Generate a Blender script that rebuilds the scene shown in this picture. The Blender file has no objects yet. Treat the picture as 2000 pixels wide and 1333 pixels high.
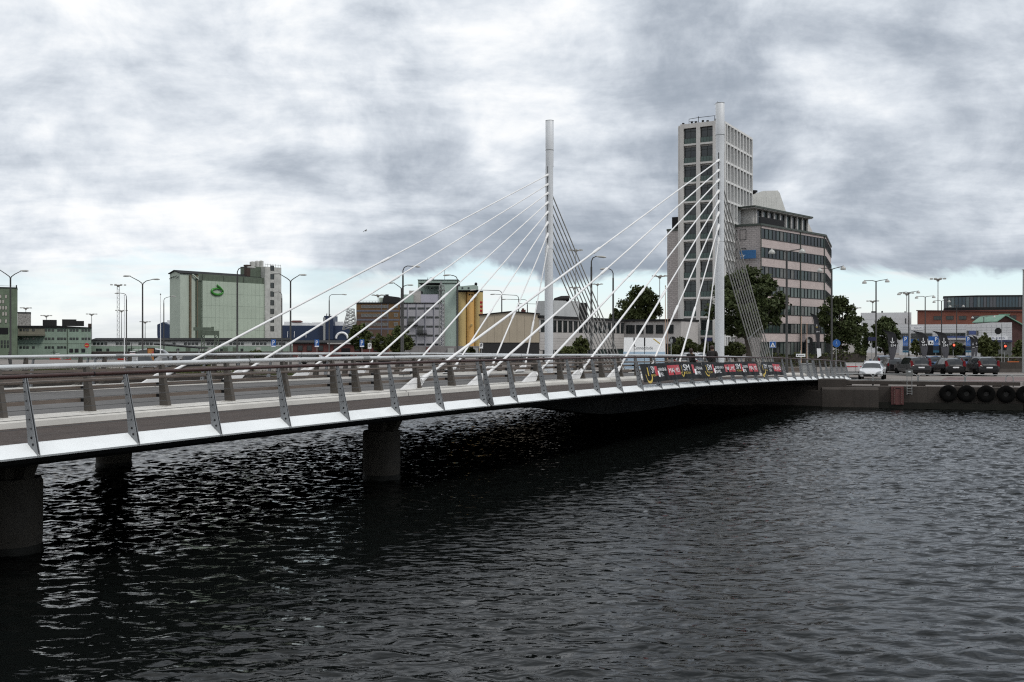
import bpy, math, random
import numpy as np
from mathutils import Vector, Matrix
R = math.radians
random.seed(7)
scene = bpy.context.scene
COL = scene.collection

# ------------------------------------------------------------------ camera
F, YH, H = 1944.4, 667.0, 4.55            # focal length in photo pixels, horizon row, eye height above the water
cam = bpy.data.cameras.new('camera'); cam.sensor_width = 36.0; cam.lens = 35.0
cam.clip_start = 0.5; cam.clip_end = 9000
camo = bpy.data.objects.new('camera', cam); COL.objects.link(camo)
camo.location = (0, 0, H); camo.rotation_euler = (R(90), 0, 0)
scene.camera = camo

# ------------------------------------------------------------------ render settings
vs = scene.view_settings
vs.view_transform = 'Standard'; vs.look = 'None'; vs.gamma = 1.0; vs.use_curve_mapping = False
vs.exposure = 0.25
scene.render.engine = 'CYCLES'
cy = scene.cycles
cy.use_denoising = False; cy.filter_width = 1.2; cy.max_bounces = 4; cy.diffuse_bounces = 2; cy.glossy_bounces = 2
cy.transmission_bounces = 3; cy.caustics_reflective = False; cy.caustics_refractive = False

# ------------------------------------------------------------------ sky and sun
SUN_EL, SUN_AZ = R(49), R(128)            # soft light from behind the camera's right shoulder
world = bpy.data.worlds.new('World'); scene.world = world; world.use_nodes = True
wn, wl = world.node_tree.nodes, world.node_tree.links
wn.clear(); world.cycles.sampling_method = 'MANUAL'; world.cycles.sample_map_resolution = 256
class NT:
    """tiny helper to write node trees"""
    def __init__(s, nodes, links): s.n, s.l = nodes, links
    def put(s, sock, v):
        if isinstance(v, bpy.types.NodeSocket): s.l.new(v, sock)
        elif v is not None:
            if hasattr(sock.default_value, '__len__') and len(sock.default_value) == 4 and len(v) == 3: v = (*v, 1)
            sock.default_value = v
    def math(s, op, a, b=None, c=None, clamp=False):
        m = s.n.new('ShaderNodeMath'); m.operation = op; m.use_clamp = clamp
        for k, v in enumerate((a, b, c)):
            if v is not None: s.put(m.inputs[k], v)
        return m.outputs[0]
    def vmath(s, op, a, b=None, sc=None):
        m = s.n.new('ShaderNodeVectorMath'); m.operation = op
        s.put(m.inputs[0], a)
        if b is not None: s.put(m.inputs[1], b)
        if sc is not None: s.put(m.inputs[3], sc)
        return m.outputs[0]
    def noise(s, vec, scale, detail=5, rough=.5, dist=0):
        m = s.n.new('ShaderNodeTexNoise')
        if vec is not None: s.l.new(vec, m.inputs['Vector'])
        m.inputs['Scale'].default_value = scale; m.inputs['Detail'].default_value = detail
        m.inputs['Roughness'].default_value = rough; m.inputs['Distortion'].default_value = dist
        return m.outputs['Fac']
    def mapping(s, vec, loc=(0, 0, 0), rot=(0, 0, 0), sc=(1, 1, 1)):
        m = s.n.new('ShaderNodeMapping'); s.l.new(vec, m.inputs[0])
        m.inputs[1].default_value = loc; m.inputs[2].default_value = rot; m.inputs[3].default_value = sc
        return m.outputs[0]
    def mix(s, fac, a, b, mode='MIX'):
        m = s.n.new('ShaderNodeMix'); m.data_type = 'RGBA'; m.blend_type = mode
        s.put(m.inputs[0], fac); s.put(m.inputs[6], a); s.put(m.inputs[7], b)
        return m.outputs[2]
    def ramp(s, fac, stops, interp='LINEAR'):
        m = s.n.new('ShaderNodeValToRGB'); m.color_ramp.interpolation = interp
        e = m.color_ramp.elements
        while len(e) < len(stops): e.new(.5)
        for k, (p, c) in enumerate(stops):
            e[k].position = p; e[k].color = (*c, 1) if hasattr(c, '__len__') else (c, c, c, 1)
        s.l.new(fac, m.inputs[0]); return m.outputs[0]
    def mapr(s, v, a, b, c=0, d=1, smooth=False):
        m = s.n.new('ShaderNodeMapRange'); m.interpolation_type = 'SMOOTHSTEP' if smooth else 'LINEAR'
        s.put(m.inputs[0], v)
        for k, x in enumerate((a, b, c, d)): m.inputs[k+1].default_value = x
        return m.outputs[0]

W = NT(wn, wl)
tc = wn.new('ShaderNodeTexCoord'); dirv = W.vmath('NORMALIZE', tc.outputs['Generated'])
sp = wn.new('ShaderNodeSeparateXYZ'); wl.new(dirv, sp.inputs[0])
dx, dy, dz = sp.outputs
dzp = W.math('ABSOLUTE', dz)
inv = W.math('DIVIDE', 1.0, W.math('ADD', dzp, .15))
cb = wn.new('ShaderNodeCombineXYZ')
wl.new(W.math('MULTIPLY', dx, inv), cb.inputs[0]); wl.new(W.math('MULTIPLY', dy, inv), cb.inputs[1])
plane = cb.outputs[0]                       # the cloud layer seen from below
warp = wn.new('ShaderNodeTexNoise'); warp.inputs['Scale'].default_value = 1.1; warp.inputs['Detail'].default_value = 3
wl.new(plane, warp.inputs['Vector'])
plane = W.vmath('ADD', plane, W.vmath('SCALE', W.vmath('SUBTRACT', warp.outputs['Color'], (.5, .5, .5)), sc=.35))
big = W.noise(W.mapping(plane, (5.3, 2.2, 0), (0, 0, R(20)), (1, .8, 1)), .62, 3, .5, .1)
streak = W.noise(W.mapping(plane, (.4, 7.2, .3), (0, 0, R(-30)), (.8, 1.3, 1)), 1.9, 9, .60, .2)
puff = W.noise(W.mapping(dirv, (2.4, 1.1, 2.3), (0, R(14), 0), (1, 1, 1.35)), 7.5, 10, .60, .25)
cl = W.math('ADD', W.math('MULTIPLY', big, .29), W.math('ADD', W.math('MULTIPLY', streak, .28), W.math('MULTIPLY', puff, .43)))
cl = W.math('ADD', W.math('MULTIPLY', W.math('SUBTRACT', cl, .5), 1.16), .508)
# thinner and brighter cloud towards the west (left), heavier towards the east
side = W.mapr(dx, -.50, .42, .074, -.060, True)
high = W.mapr(dz, .12, .34, -.014, .042, True)
cl = W.math('ADD', cl, W.math('ADD', side, high))
cloud = W.ramp(cl, [(.34, (.255, .30, .36)), (.42, (.36, .405, .47)), (.485, (.51, .557, .62)), (.55, (.69, .735, .79)), (.61, (.87, .89, .91)), (.69, (.995, .98, .945))], 'B_SPLINE')
# breaks of clear sky low over the horizon
sky = wn.new('ShaderNodeTexSky'); sky.sky_type = 'NISHITA'; sky.sun_disc = False
sky.sun_elevation = SUN_EL; sky.sun_rotation = SUN_AZ; sky.air_density = 1.0; sky.dust_density = .6; sky.ozone_density = 1.0
hz = W.ramp(W.mapr(dz, -.01, .12), [(0, (.86, .87, .82)), (.22, (.85, .89, .87)), (.5, (.74, .89, .92)), (1, (.62, .82, .92))])
clear = W.mix(.85, W.vmath('SCALE', sky.outputs[0], sc=.1), hz)
edge = W.noise(W.mapping(dirv, (1.3, 0, .7), (0, 0, 0), (1, 1, 2.2)), 5.5, 9, .6, .5)
lowc = W.noise(W.mapping(dirv, (4.3, 2, .2), (0, 0, 0), (1, 1, 6)), 7.5, 8, .58, .3)
brk = W.math('ADD', dz, W.math('MULTIPLY', W.math('SUBTRACT', edge, .5), .10))
m_clear = W.mapr(brk, .074, .060, 0, 1, True)
m_clear = W.math('MULTIPLY', m_clear, W.mapr(dx, -.30, .0, .55, 1, True))
veil = W.mapr(lowc, .48, .64, 0, .8, True)
clear = W.mix(veil, clear, (.80, .82, .82))
col = W.mix(m_clear, cloud, clear)
bg = wn.new('ShaderNodeBackground'); bg.inputs['Strength'].default_value = .1
wl.new(W.vmath('SCALE', col, sc=9.4), bg.inputs['Color'])
wo = wn.new('ShaderNodeOutputWorld'); wl.new(bg.outputs[0], wo.inputs[0])

sun = bpy.data.lights.new('sun', 'SUN'); sun.energy = 1.35; sun.angle = R(14); sun.color = (1, .96, .9)
suno = bpy.data.objects.new('sun', sun); COL.objects.link(suno)
sd = Vector((math.sin(SUN_AZ)*math.cos(SUN_EL), math.cos(SUN_AZ)*math.cos(SUN_EL), math.sin(SUN_EL)))
suno.rotation_euler = sd.to_track_quat('Z', 'Y').to_euler(); suno.location = sd*200

# ------------------------------------------------------------------ materials
MATS = {}
def mat(name, col, rough=.6, var=.18, scale=1.2, bump=0.0, bscale=None, metal=0.0, streak=0.0, spec=.5, col2=None, dirt=0.0, emit=None, coat=0):
    if name in MATS: return MATS[name]
    m = bpy.data.materials.new(name); m.use_nodes = True
    n, l = m.node_tree.nodes, m.node_tree.links
    p = n['Principled BSDF']; T = NT(n, l)
    t = n.new('ShaderNodeTexCoord').outputs['Object']
    col2 = col2 or tuple(c*.62 for c in col)
    nz = T.noise(t, scale, 6, .6, .2)
    c = T.mix(T.mapr(nz, .35, .68, 0, min(1, var*2.4)), col, col2)
    if streak:
        st = T.noise(T.mapping(t, sc=(2.2, 2.2, .12)), 1.6, 6, .6)
        c = T.mix(T.mapr(st, .52, .70, 0, streak), c, tuple(x*.38 for x in col))
    if dirt:
        dn = T.noise(T.mapping(t, (5, 3, 1)), scale*.35, 8, .7, .6)
        c = T.mix(T.mapr(dn, .55, .72, 0, dirt), c, (.055, .05, .042))
    l.new(c, p.inputs['Base Color'])
    rn = T.noise(t, scale*2.3, 4, .5)
    l.new(T.mapr(rn, .3, .7, max(.03, rough-.08), min(1, rough+.08)), p.inputs['Roughness'])
    p.inputs['Metallic'].default_value = metal; p.inputs['Specular IOR Level'].default_value = spec
    if coat: p.inputs['Coat Weight'].default_value = coat; p.inputs['Coat Roughness'].default_value = .06
    if bump:
        b = n.new('ShaderNodeBump'); b.inputs['Strength'].default_value = min(1, bump); b.inputs['Distance'].default_value = .02
        l.new(T.noise(t, bscale or scale*12, 5, .6), b.inputs['Height']); l.new(b.outputs[0], p.inputs['Normal'])
    if emit:
        p.inputs['Emission Color'].default_value = (*col, 1); p.inputs['Emission Strength'].default_value = emit
    MATS[name] = m; return m

def brick_mat(name, col, mortar, sx, sy, var=.2, rough=.8, frac=.02):
    """coursed facing too small to be built brick by brick at this distance; x+y runs along any wall"""
    if name in MATS: return MATS[name]
    m = bpy.data.materials.new(name); m.use_nodes = True
    n, l = m.node_tree.nodes, m.node_tree.links; p = n['Principled BSDF']; T = NT(n, l)
    t = n.new('ShaderNodeTexCoord').outputs['Object']
    s = n.new('ShaderNodeSeparateXYZ'); l.new(t, s.inputs[0])
    c = n.new('ShaderNodeCombineXYZ'); l.new(T.math('ADD', s.outputs[0], s.outputs[1]), c.inputs[0]); l.new(s.outputs[2], c.inputs[1])
    b = n.new('ShaderNodeTexBrick'); l.new(c.outputs[0], b.inputs[0])
    b.inputs['Color1'].default_value = (*col, 1); b.inputs['Color2'].default_value = (*[x*(1-var) for x in col], 1)
    b.inputs['Mortar'].default_value = (*mortar, 1); b.inputs['Scale'].default_value = 1
    b.inputs['Brick Width'].default_value = sx; b.inputs['Row Height'].default_value = sy; b.inputs['Mortar Size'].default_value = frac
    nz = T.noise(t, .35, 6, .65, .3)
    cc = T.mix(T.mapr(nz, .4, .7, 0, .35), b.outputs[0], tuple(x*.6 for x in col))
    st = T.noise(T.mapping(t, sc=(2, 2, .15)), 1.3, 5, .6)
    cc = T.mix(T.mapr(st, .55, .75, 0, .3), cc, tuple(x*.4 for x in col))
    l.new(cc, p.inputs['Base Color']); p.inputs['Roughness'].default_value = rough
    MATS[name] = m; return m

def glass(name, col=(.012, .015, .016), rough=.07, spec=.6):
    return mat(name, col, rough, .5, .4, spec=spec, col2=tuple(c*2.2 for c in col))

WHITE = mat('white_paint', (.78, .79, .80), .4, .10, .6, streak=.12)
FASCIA = mat('fascia_paint', (.80, .83, .84), .38, .10, .9, dirt=.16)
STAYW = mat('stay_white', (.80, .80, .80), .4, .10, .8, dirt=.12)
PYLON = mat('pylon_paint', (.68, .70, .725), .42, .14, .4, streak=.16)
STEEL = mat('galvanised_steel', (.25, .26, .27), .45, .25, 5, metal=.25)
STEELB = mat('bright_rail', (.66, .67, .67), .36, .15, 2, metal=.5)
RODS = mat('backstay_steel', (.50, .50, .48), .45, .2, 2, metal=.3)
WOOD = mat('handrail_wood', (.05, .021, .017), .42, .3, 3, bump=.2, bscale=40)
BROWNP = mat('barrier_post_paint', (.075, .064, .053), .6, .35, 3, dirt=.5)
BROWNR = mat('barrier_rail_paint', (.14, .112, .094), .55, .25, 2, dirt=.3)
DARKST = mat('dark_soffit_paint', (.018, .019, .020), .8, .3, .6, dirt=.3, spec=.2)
BLACK = mat('black_paint', (.008, .008, .009), .6, .2, 3, spec=.25)
WIRE = mat('wire_rope', (.10, .10, .10), .5, .2, 4, metal=.5)
WALKA = mat('walkway_asphalt', (.056, .042, .036), .92, .25, 1.4, bump=.5, bscale=60, dirt=.1)
ROADA = mat('road_asphalt', (.105, .102, .10), .9, .4, .35, bump=.4, bscale=60, dirt=.35)
KERB = mat('kerb_concrete', (.60, .585, .55), .75, .2, .8, dirt=.25, bump=.2)
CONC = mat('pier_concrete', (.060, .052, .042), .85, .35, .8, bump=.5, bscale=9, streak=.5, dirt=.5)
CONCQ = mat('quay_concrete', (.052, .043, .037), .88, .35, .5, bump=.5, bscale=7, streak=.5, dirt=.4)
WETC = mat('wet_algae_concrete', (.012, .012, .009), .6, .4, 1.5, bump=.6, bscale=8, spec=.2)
PAVE = mat('pavement', (.20, .18, .165), .9, .25, .25, bump=.3, bscale=30, dirt=.15)
REDPAVE = mat('red_asphalt', (.17, .12, .115), .9, .25, .5)
GALV = mat('grey_pole_paint', (.30, .31, .31), .5, .2, 3, metal=.2)
POLE = mat('dark_pole_paint', (.035, .034, .033), .55, .25, 3)
LAMPH = mat('lamp_head', (.42, .42, .40), .4, .15, 4)
SIGNB = mat('sign_blue', (.012, .095, .34), .4, .1, 3)
SIGNW = mat('sign_white', (.84, .85, .87), .45, .08, 3)
SIGNR = mat('sign_red', (.42, .012, .022), .4, .1, 3)
SIGNY = mat('sign_gold', (.58, .42, .07), .5, .1, 3)
RUBBER = mat('tyre_rubber', (.006, .006, .006), .9, .3, 6, bump=.6, bscale=30, spec=.05)
GLASS = glass('window_glass')
GLASSG = glass('window_glass_green', (.014, .022, .020))

# ------------------------------------------------------------------ mesh helpers
class MB:
    def __init__(s): s.v, s.f, s.m, s.s = [], [], [], []
    def add(s, pts, faces, mi=0, smooth=False):
        b = len(s.v); s.v += [tuple(p) for p in pts]
        for f in faces: s.f.append([b+i for i in f]); s.m.append(mi); s.s.append(smooth)
        return s
    def box(s, x0, x1, y0, y1, z0, z1, mi=0):
        return s.add([(x0,y0,z0),(x1,y0,z0),(x1,y1,z0),(x0,y1,z0),(x0,y0,z1),(x1,y0,z1),(x1,y1,z1),(x0,y1,z1)],
                     [(0,3,2,1),(4,5,6,7),(0,1,5,4),(1,2,6,5),(2,3,7,6),(3,0,4,7)], mi)
    def tube(s, p, q, r, r2=None, n=8, mi=0, cap=True):
        return s.path([p, q], [r, r if r2 is None else r2], n, mi, cap)
    def path(s, pts, r, n=8, mi=0, cap=True):
        pts = [Vector(p) for p in pts]; k = len(pts)
        rs = r if hasattr(r, '__len__') else [r]*k
        ref = None; V = []
        for i, p in enumerate(pts):
            d = (pts[min(i+1, k-1)]-pts[max(i-1, 0)]).normalized()
            if ref is None: ref = d.cross(Vector((0, 0, 1)) if abs(d.z) < .9 else Vector((1, 0, 0))).normalized()
            ref = (ref-d*ref.dot(d)).normalized(); o = d.cross(ref)
            for j in range(n):
                a = 2*math.pi*j/n; V.append(p+(ref*math.cos(a)+o*math.sin(a))*rs[i])
        Fc = [(i*n+j, i*n+(j+1) % n, (i+1)*n+(j+1) % n, (i+1)*n+j) for i in range(k-1) for j in range(n)]
        s.add(V, Fc, mi, True)
        if cap:
            b = len(s.v)-len(V)
            s.f += [[b+j for j in range(n)][::-1], [b+(k-1)*n+j for j in range(n)]]; s.m += [mi, mi]; s.s += [False, False]
        return s
    def lathe(s, prof, n=16, c=(0, 0, 0), mi=0, smooth=True, axis='z'):
        V = []
        for r, z in prof:
            for j in range(n):
                a = 2*math.pi*j/n; x, y = r*math.cos(a), r*math.sin(a)
                V.append((c[0]+x, c[1]+y, c[2]+z) if axis == 'z' else (c[0]+x, c[1]+z, c[2]+y))
        k = len(prof)
        Fc = [(i*n+j, i*n+(j+1) % n, (i+1)*n+(j+1) % n, (i+1)*n+j) for i in range(k-1) for j in range(n)]
        Fs = [tuple(range(n))[::-1], tuple(range((k-1)*n, k*n))]
        s.add(V, Fc, mi, smooth); b = len(s.v)-len(V)
        for f in Fs: s.f.append([b+i for i in f]); s.m.append(mi); s.s.append(False)
        return s
    def prism(s, poly, a, b, plane='xz', mi=0):
        """polygon in plane extruded from a to b along the third axis"""
        mk = {'xz': lambda p, t: (p[0], t, p[1]), 'xy': lambda p, t: (p[0], p[1], t), 'yz': lambda p, t: (t, p[0], p[1])}[plane]
        n = len(poly)
        return s.add([mk(p, a) for p in poly]+[mk(p, b) for p in poly],
                     [tuple(range(n))[::-1], tuple(range(n, 2*n))]+[(i, (i+1) % n, n+(i+1) % n, n+i) for i in range(n)], mi)
    def mesh(s, name, mats):
        me = bpy.data.meshes.new(name); me.from_pydata(s.v, [], s.f)
        for m in (mats if isinstance(mats, (list, tuple)) else [mats]): me.materials.append(m)
        me.polygons.foreach_set('material_index', s.m); me.polygons.foreach_set('use_smooth', s.s)
        if any(s.s): me.set_sharp_from_angle(angle=R(38))
        me.update(); return me
    def build(s, name, mats, parent=None, loc=(0, 0, 0), rz=0):
        return inst(name, s.mesh(name, mats), parent, loc, rz)
def inst(name, me, parent=None, loc=(0, 0, 0), rz=0, sc=None):
    o = bpy.data.objects.new(name, me); COL.objects.link(o); o.parent = parent
    o.location = loc
    if rz: o.rotation_euler = (0, 0, rz)
    if sc: o.scale = sc
    return o
def tag(o, label=None, cat=None, group=None, kind=None):
    if label: o['label'] = label
    if cat: o['category'] = cat
    if group: o['group'] = group
    if kind: o['kind'] = kind
    return o
def thing(name, label, cat, loc=(0, 0, 0), rz=0, group=None):
    o = bpy.data.objects.new(name, None); COL.objects.link(o); o.empty_display_size = .5
    o.location = loc; o.rotation_euler = (0, 0, rz)
    return tag(o, label, cat, group)
def copy_tree(o, parent=None):
    c = o.copy(); COL.objects.link(c); c.parent = parent
    for ch in list(o.children): copy_tree(ch, c)
    return c
# lettering, made while the scene is still small
TXT = {}
def text_geo(t, size=1.0):
    if t not in TXT:
        cu = bpy.data.curves.new('lettering', 'FONT'); cu.body = t; cu.size = 1; cu.resolution_u = 3
        o = bpy.data.objects.new('lettering', cu); COL.objects.link(o)
        me = bpy.data.meshes.new_from_object(o.evaluated_get(bpy.context.evaluated_depsgraph_get()))
        v = np.array([x.co[:2] for x in me.vertices]); f = [tuple(p.vertices) for p in me.polygons]
        lo, hi = v.min(0), v.max(0)
        TXT[t] = ((v-lo)/(hi-lo), f)
        bpy.data.objects.remove(o); bpy.data.curves.remove(cu); bpy.data.meshes.remove(me)
    return TXT[t]
for t_ in ('SVENSKA', 'SPEL', 'MALMÖ', 'SM', 'VECKAN', 'Connectitude', 'REJLERS', 'P', 'Sr', 'E', 'SVENSKA SPEL'): text_geo(t_)
def text_box(mb, t, x0, x1, z0, z1, y, mi=0):
    v, f = text_geo(t)
    return mb.add([(x0+a*(x1-x0), y, z0+b*(z1-z0)) for a, b in v], f, mi)

GZ = 1.5                                   # quay ground level
def ray(u, Y): return (u-1000)/F*Y
def zat(v, Y): return H-(v-YH)/F*Y
class Fr:
    """a facade plane: origin, direction; photo pixels to metres on it"""
    def __init__(s, ox, oy, deg): s.o = (ox, oy); s.a = R(deg); s.c, s.n = math.cos(s.a), math.sin(s.a)
    def s(s_, u, d=0):
        ux = (u-1000)/F; ox, oy = s_.o[0]-d*s_.n, s_.o[1]+d*s_.c
        return (ox-ux*oy)/(ux*s_.n-s_.c)
    def z(s_, u, v, d=0): return H-(v-YH)/F*(s_.o[1]+d*s_.c+s_.s(u, d)*s_.n)
    def box(s_, mb, u0, u1, v0, v1, d0=0, d1=1, mi=0, ztop=None, zbot=None):
        um = (u0+u1)/2
        return mb.box(s_.s(u0, d0), s_.s(u1, d0), d0, d1, s_.z(um, v1, d0) if zbot is None else zbot, s_.z(um, v0, d0) if ztop is None else ztop, mi)
    def root(s_, name, label, cat, group=None): return thing(name, label, cat, (*s_.o, 0), s_.a, group)
def part(name, m, parent, fn):
    mb = MB(); fn(mb); return mb.build(name, m, parent)

# ================================================================== THE SETTING
# ---- water: a wind-chop height field from a filtered random spectrum, flat sheet beyond
def water():
    x0, x1, y0, y1, st = -43.0, 41.0, 10.0, 80.0, .10
    nx, ny = int((x1-x0)/st)+1, int((y1-y0)/st)+1
    N, L = 1024, 1024*st
    rng = np.random.default_rng(5)
    k1 = np.fft.fftfreq(N, st)*2*np.pi
    KX, KY = np.meshgrid(k1, k1); K = np.hypot(KX, KY); K[0, 0] = 1
    kp = 2*np.pi/.85
    S = K**-3.0*np.exp(-(kp/K)**2*1.1)*np.exp(-(K*.05)**2)
    wd = R(72)
    S *= .04+.96*((KX*np.cos(wd)+KY*np.sin(wd))/K)**2
    S[0, 0] = 0
    h = np.real(np.fft.ifft2(np.sqrt(S)*np.fft.fft2(rng.standard_normal((N, N)))))
    gx, gy = np.gradient(h, st); sl = np.sqrt((gx**2+gy**2).mean())
    h *= .185/sl
    # gusts: rougher and calmer patches
    P = np.exp(-(K*9)**2); P[0, 0] = 0
    g = np.real(np.fft.ifft2(np.sqrt(P)*np.fft.fft2(rng.standard_normal((N, N))))); g /= g.std()
    h *= np.clip(1+.28*g, .45, 1.6)
    h = h[:ny, :nx]
    X, Y = np.meshgrid(x0+np.arange(nx)*st, y0+np.arange(ny)*st)
    e = np.minimum.reduce([X-X.min(), X.max()-X, Y-Y.min(), Y.max()-Y])
    h = h*np.clip(e/2.5, 0, 1)
    V = np.c_[X.ravel(), Y.ravel(), h.ravel()]
    i = (np.arange(ny-1)[:, None]*nx+np.arange(nx-1)[None]).ravel()
    Q = np.c_[i, i+1, i+1+nx, i+nx]
    xm, ym, B, b = X.max(), Y.max(), 6000, len(V)
    V = np.r_[V, [(x0, y0, 0), (xm, y0, 0), (xm, ym, 0), (x0, ym, 0), (-B, -B, 0), (B, -B, 0), (B, B, 0), (-B, B, 0)]]
    Q = np.r_[Q, [(b+4, b+5, b+1, b), (b+5, b+6, b+2, b+1), (b+6, b+7, b+3, b+2), (b+7, b+4, b, b+3)]]
    me = bpy.data.meshes.new('water'); me.vertices.add(len(V)); me.vertices.foreach_set('co', V.ravel())
    me.loops.add(Q.size); me.loops.foreach_set('vertex_index', Q.ravel().astype(np.int32))
    me.polygons.add(len(Q)); me.polygons.foreach_set('loop_start', np.arange(0, Q.size, 4, dtype=np.int32))
    me.polygons.foreach_set('use_smooth', np.ones(len(Q), bool))
    me.update(calc_edges=True); me.validate()
    m = bpy.data.materials.new('harbour_water'); m.use_nodes = True
    n, l = m.node_tree.nodes, m.node_tree.links; p = n['Principled BSDF']; T = NT(n, l)
    t = n.new('ShaderNodeTexCoord').outputs['Object']
    p.inputs['Base Color'].default_value = (.0045, .0055, .0052, 1); p.inputs['IOR'].default_value = 1.33
    p.inputs['Roughness'].default_value = .045; p.inputs['Specular IOR Level'].default_value = .29
    gust = T.mapr(T.noise(t, .11, 4, .5, .5), .38, .62, .35, 1)
    a = T.noise(T.mapping(t, rot=(0, 0, R(-18)), sc=(.55, 1.2, 1)), 2.6, 2, .5, .3)
    c = T.noise(T.mapping(t, rot=(0, 0, R(14)), sc=(.6, 1.3, 1)), 10, 3, .55, .2)
    hgt = T.math('MULTIPLY', T.math('ADD', T.math('MULTIPLY', a, .13), T.math('MULTIPLY', c, .010)), gust)
    bp = n.new('ShaderNodeBump'); bp.inputs['Strength'].default_value = 1; bp.inputs['Distance'].default_value = 1.0
    l.new(hgt, bp.inputs['Height']); l.new(bp.outputs[0], p.inputs['Normal'])
    me.materials.append(m)
    return tag(inst('water', me), kind='structure')
water()

# ---- land: the quay on the far bank with an inner basin at its left
LAND = [(200, 14), (33.4, 65), (21, 68.1), (3.9, 76.2), (-19.3, 87.1), (-64.7, 108.5), (-146, 147), (-300, 219), (-330, 250),
        (-146, 185), (-60, 158), (-14, 150), (-14, 288), (-500, 288), (-3000, 1500), (-3000, 4500), (3000, 4500), (3000, -800)]
mb = MB(); n_ = len(LAND)
mb.add([(x, y, GZ) for x, y in LAND], [tuple(range(n_))])
mb.add([(x, y, z) for z in (GZ-.003, -2) for x, y in LAND], [(i, (i+1) % n_, n_+(i+1) % n_, n_+i) for i in range(n_)], 1)
tag(mb.build('quay_ground', [PAVE, CONCQ]), kind='structure')

# ================================================================== THE BRIDGE
TH = math.atan2(1114, F); SD, CD = math.sin(TH), math.cos(TH)
Q0 = 15.64                                  # distance of the bridge's near edge from the camera, measured square to it
def bw(t, e, z): return (t*SD-(Q0+e)*CD, t*CD+(Q0+e)*SD, z)      # bridge coordinates to the world
def tq(u, e):                               # along-bridge position where the ray of column u meets the line at offset e
    ux = (u-1000)/F; Y = (Q0+e)/(SD-CD*ux); return Y*(ux*SD+CD)
def zf(t): return 2.6-.000286*(t-21)**2
BR = thing('cable_stayed_bridge', 'white two-pylon cable-stayed road bridge crossing the dark water', 'bridge', bw(0, 0, 0), math.atan2(CD, SD))
WID = 18.85
T0, T1 = -14.0, 86.0
TS = [T0+i*2 for i in range(int((T1-T0)/2)+1)]
def sweep(mb, prof, ts=TS, mi=0, closed=False, zadd=None):
    n = len(prof)
    V = [(t, e, zf(t)+z+(zadd(t) if zadd else 0)) for t in ts for e, z in prof]
    Fc = [(i*n+j, i*n+(j+1) % n, (i+1)*n+(j+1) % n, (i+1)*n+j) for i in range(len(ts)-1) for j in range(n if closed else n-1)]
    if closed: Fc += [tuple(range(n))[::-1], tuple((len(ts)-1)*n+j for j in range(n))]
    return mb.add(V, Fc, mi)
mir = lambda prof: [(WID-e, z) for e, z in prof][::-1]
# deck slab with its dark soffit
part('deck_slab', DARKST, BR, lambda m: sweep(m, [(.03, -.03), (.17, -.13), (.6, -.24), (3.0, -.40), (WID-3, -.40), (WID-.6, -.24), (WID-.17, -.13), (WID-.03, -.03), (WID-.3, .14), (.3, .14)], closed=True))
def gz(t):                                  # fish-bellied girder, deepest in the cable-stayed span
    return -.62-.75*math.exp(-((t-47)/9)**4) if t < 62 else -.55
for e0 in (4.2, 14.65):
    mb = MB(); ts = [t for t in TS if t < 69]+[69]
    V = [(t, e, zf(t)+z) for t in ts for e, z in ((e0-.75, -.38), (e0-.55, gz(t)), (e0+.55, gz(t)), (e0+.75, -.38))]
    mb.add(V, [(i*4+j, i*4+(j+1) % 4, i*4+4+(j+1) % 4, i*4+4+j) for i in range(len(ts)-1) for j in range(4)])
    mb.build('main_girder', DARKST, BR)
part('walkway_surface', WALKA, BR, lambda m: sweep(m, [(.27, .18), (3.12, .20)]))
part('walkway_surface', WALKA, BR, lambda m: sweep(m, mir([(.27, .18), (3.12, .20)])))
part('road_surface', ROADA, BR, lambda m: sweep(m, [(3.9, .22), (9.4, .30), (14.95, .22)]))
LINE = mat('road_marking', (.55, .55, .52), .8, .25, 2, dirt=.3)
for t in range(-12, 80, 6):
    part('road_marking', LINE, BR, lambda m: sweep(m, [(9.36, .3045), (9.5, .3045)], [t, t+1.5, t+3]))
KP = [(3.10, .17), (3.115, .315), (3.19, .32), (3.22, .375), (3.93, .385), (3.97, .15)]
JT = [-14, 10.2, 26.05, 42, 58, 69.2, 86]   # expansion joints
for pr in (KP, mir(KP)):
    for a, b in zip(JT, JT[1:]):
        ts = [a+.02+(b-a-.04)*i/max(1, round((b-a)/2)) for i in range(max(1, round((b-a)/2))+1)]
        part('kerb', KERB, BR, lambda m: sweep(m, pr, ts, closed=True))
# railing posts: steady 2.1 m pitch, twin posts at the two expansion joints
PT = [10.86+2.1*k for k in range(-11, 7)]+[25.83, 26.17]+[10.86+2.1*k+.03 for k in range(8, 28)]+[69.15, 69.5]+[71.3+1.75*k for k in range(6)]
RAILZ, RAILE = 1.36, .385
FP = MB()
FP.prism([(-.012, -.012), (.265, .175), (RAILE+.035, RAILZ-.03), (RAILE-.035, RAILZ-.03)], -.026, -.014, 'yz')
FP.prism([(-.012, -.012), (.265, .175), (RAILE+.035, RAILZ-.03), (RAILE-.035, RAILZ-.03)], .014, .026, 'yz')
for q, z in ((.165, .30), (.125, .185)):
    FP.lathe([(.001, -.04), (.020, -.038), (.023, -.03), (.023, .03), (.020, .038), (.001, .04)], 8, (0, 0, 0), 1)
    for i in range(len(FP.v)-48, len(FP.v)):
        x, y, zz = FP.v[i]; FP.v[i] = (zz, q+x, z+y)
for k in range(6):
    f = .33+.115*k
    FP.box(-.03, .03, RAILE*f*1.0+.035, RAILE*f+.065, RAILZ*f*1.02-.012, RAILZ*f*1.02+.012, 1)
FPM = FP.mesh('post', [STEEL, BLACK])
def mirror_mesh(me, name):
    m2 = me.copy(); m2.name = name
    for v in m2.vertices: v.co.y = WID-v.co.y
    m2.flip_normals(); return m2
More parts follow.
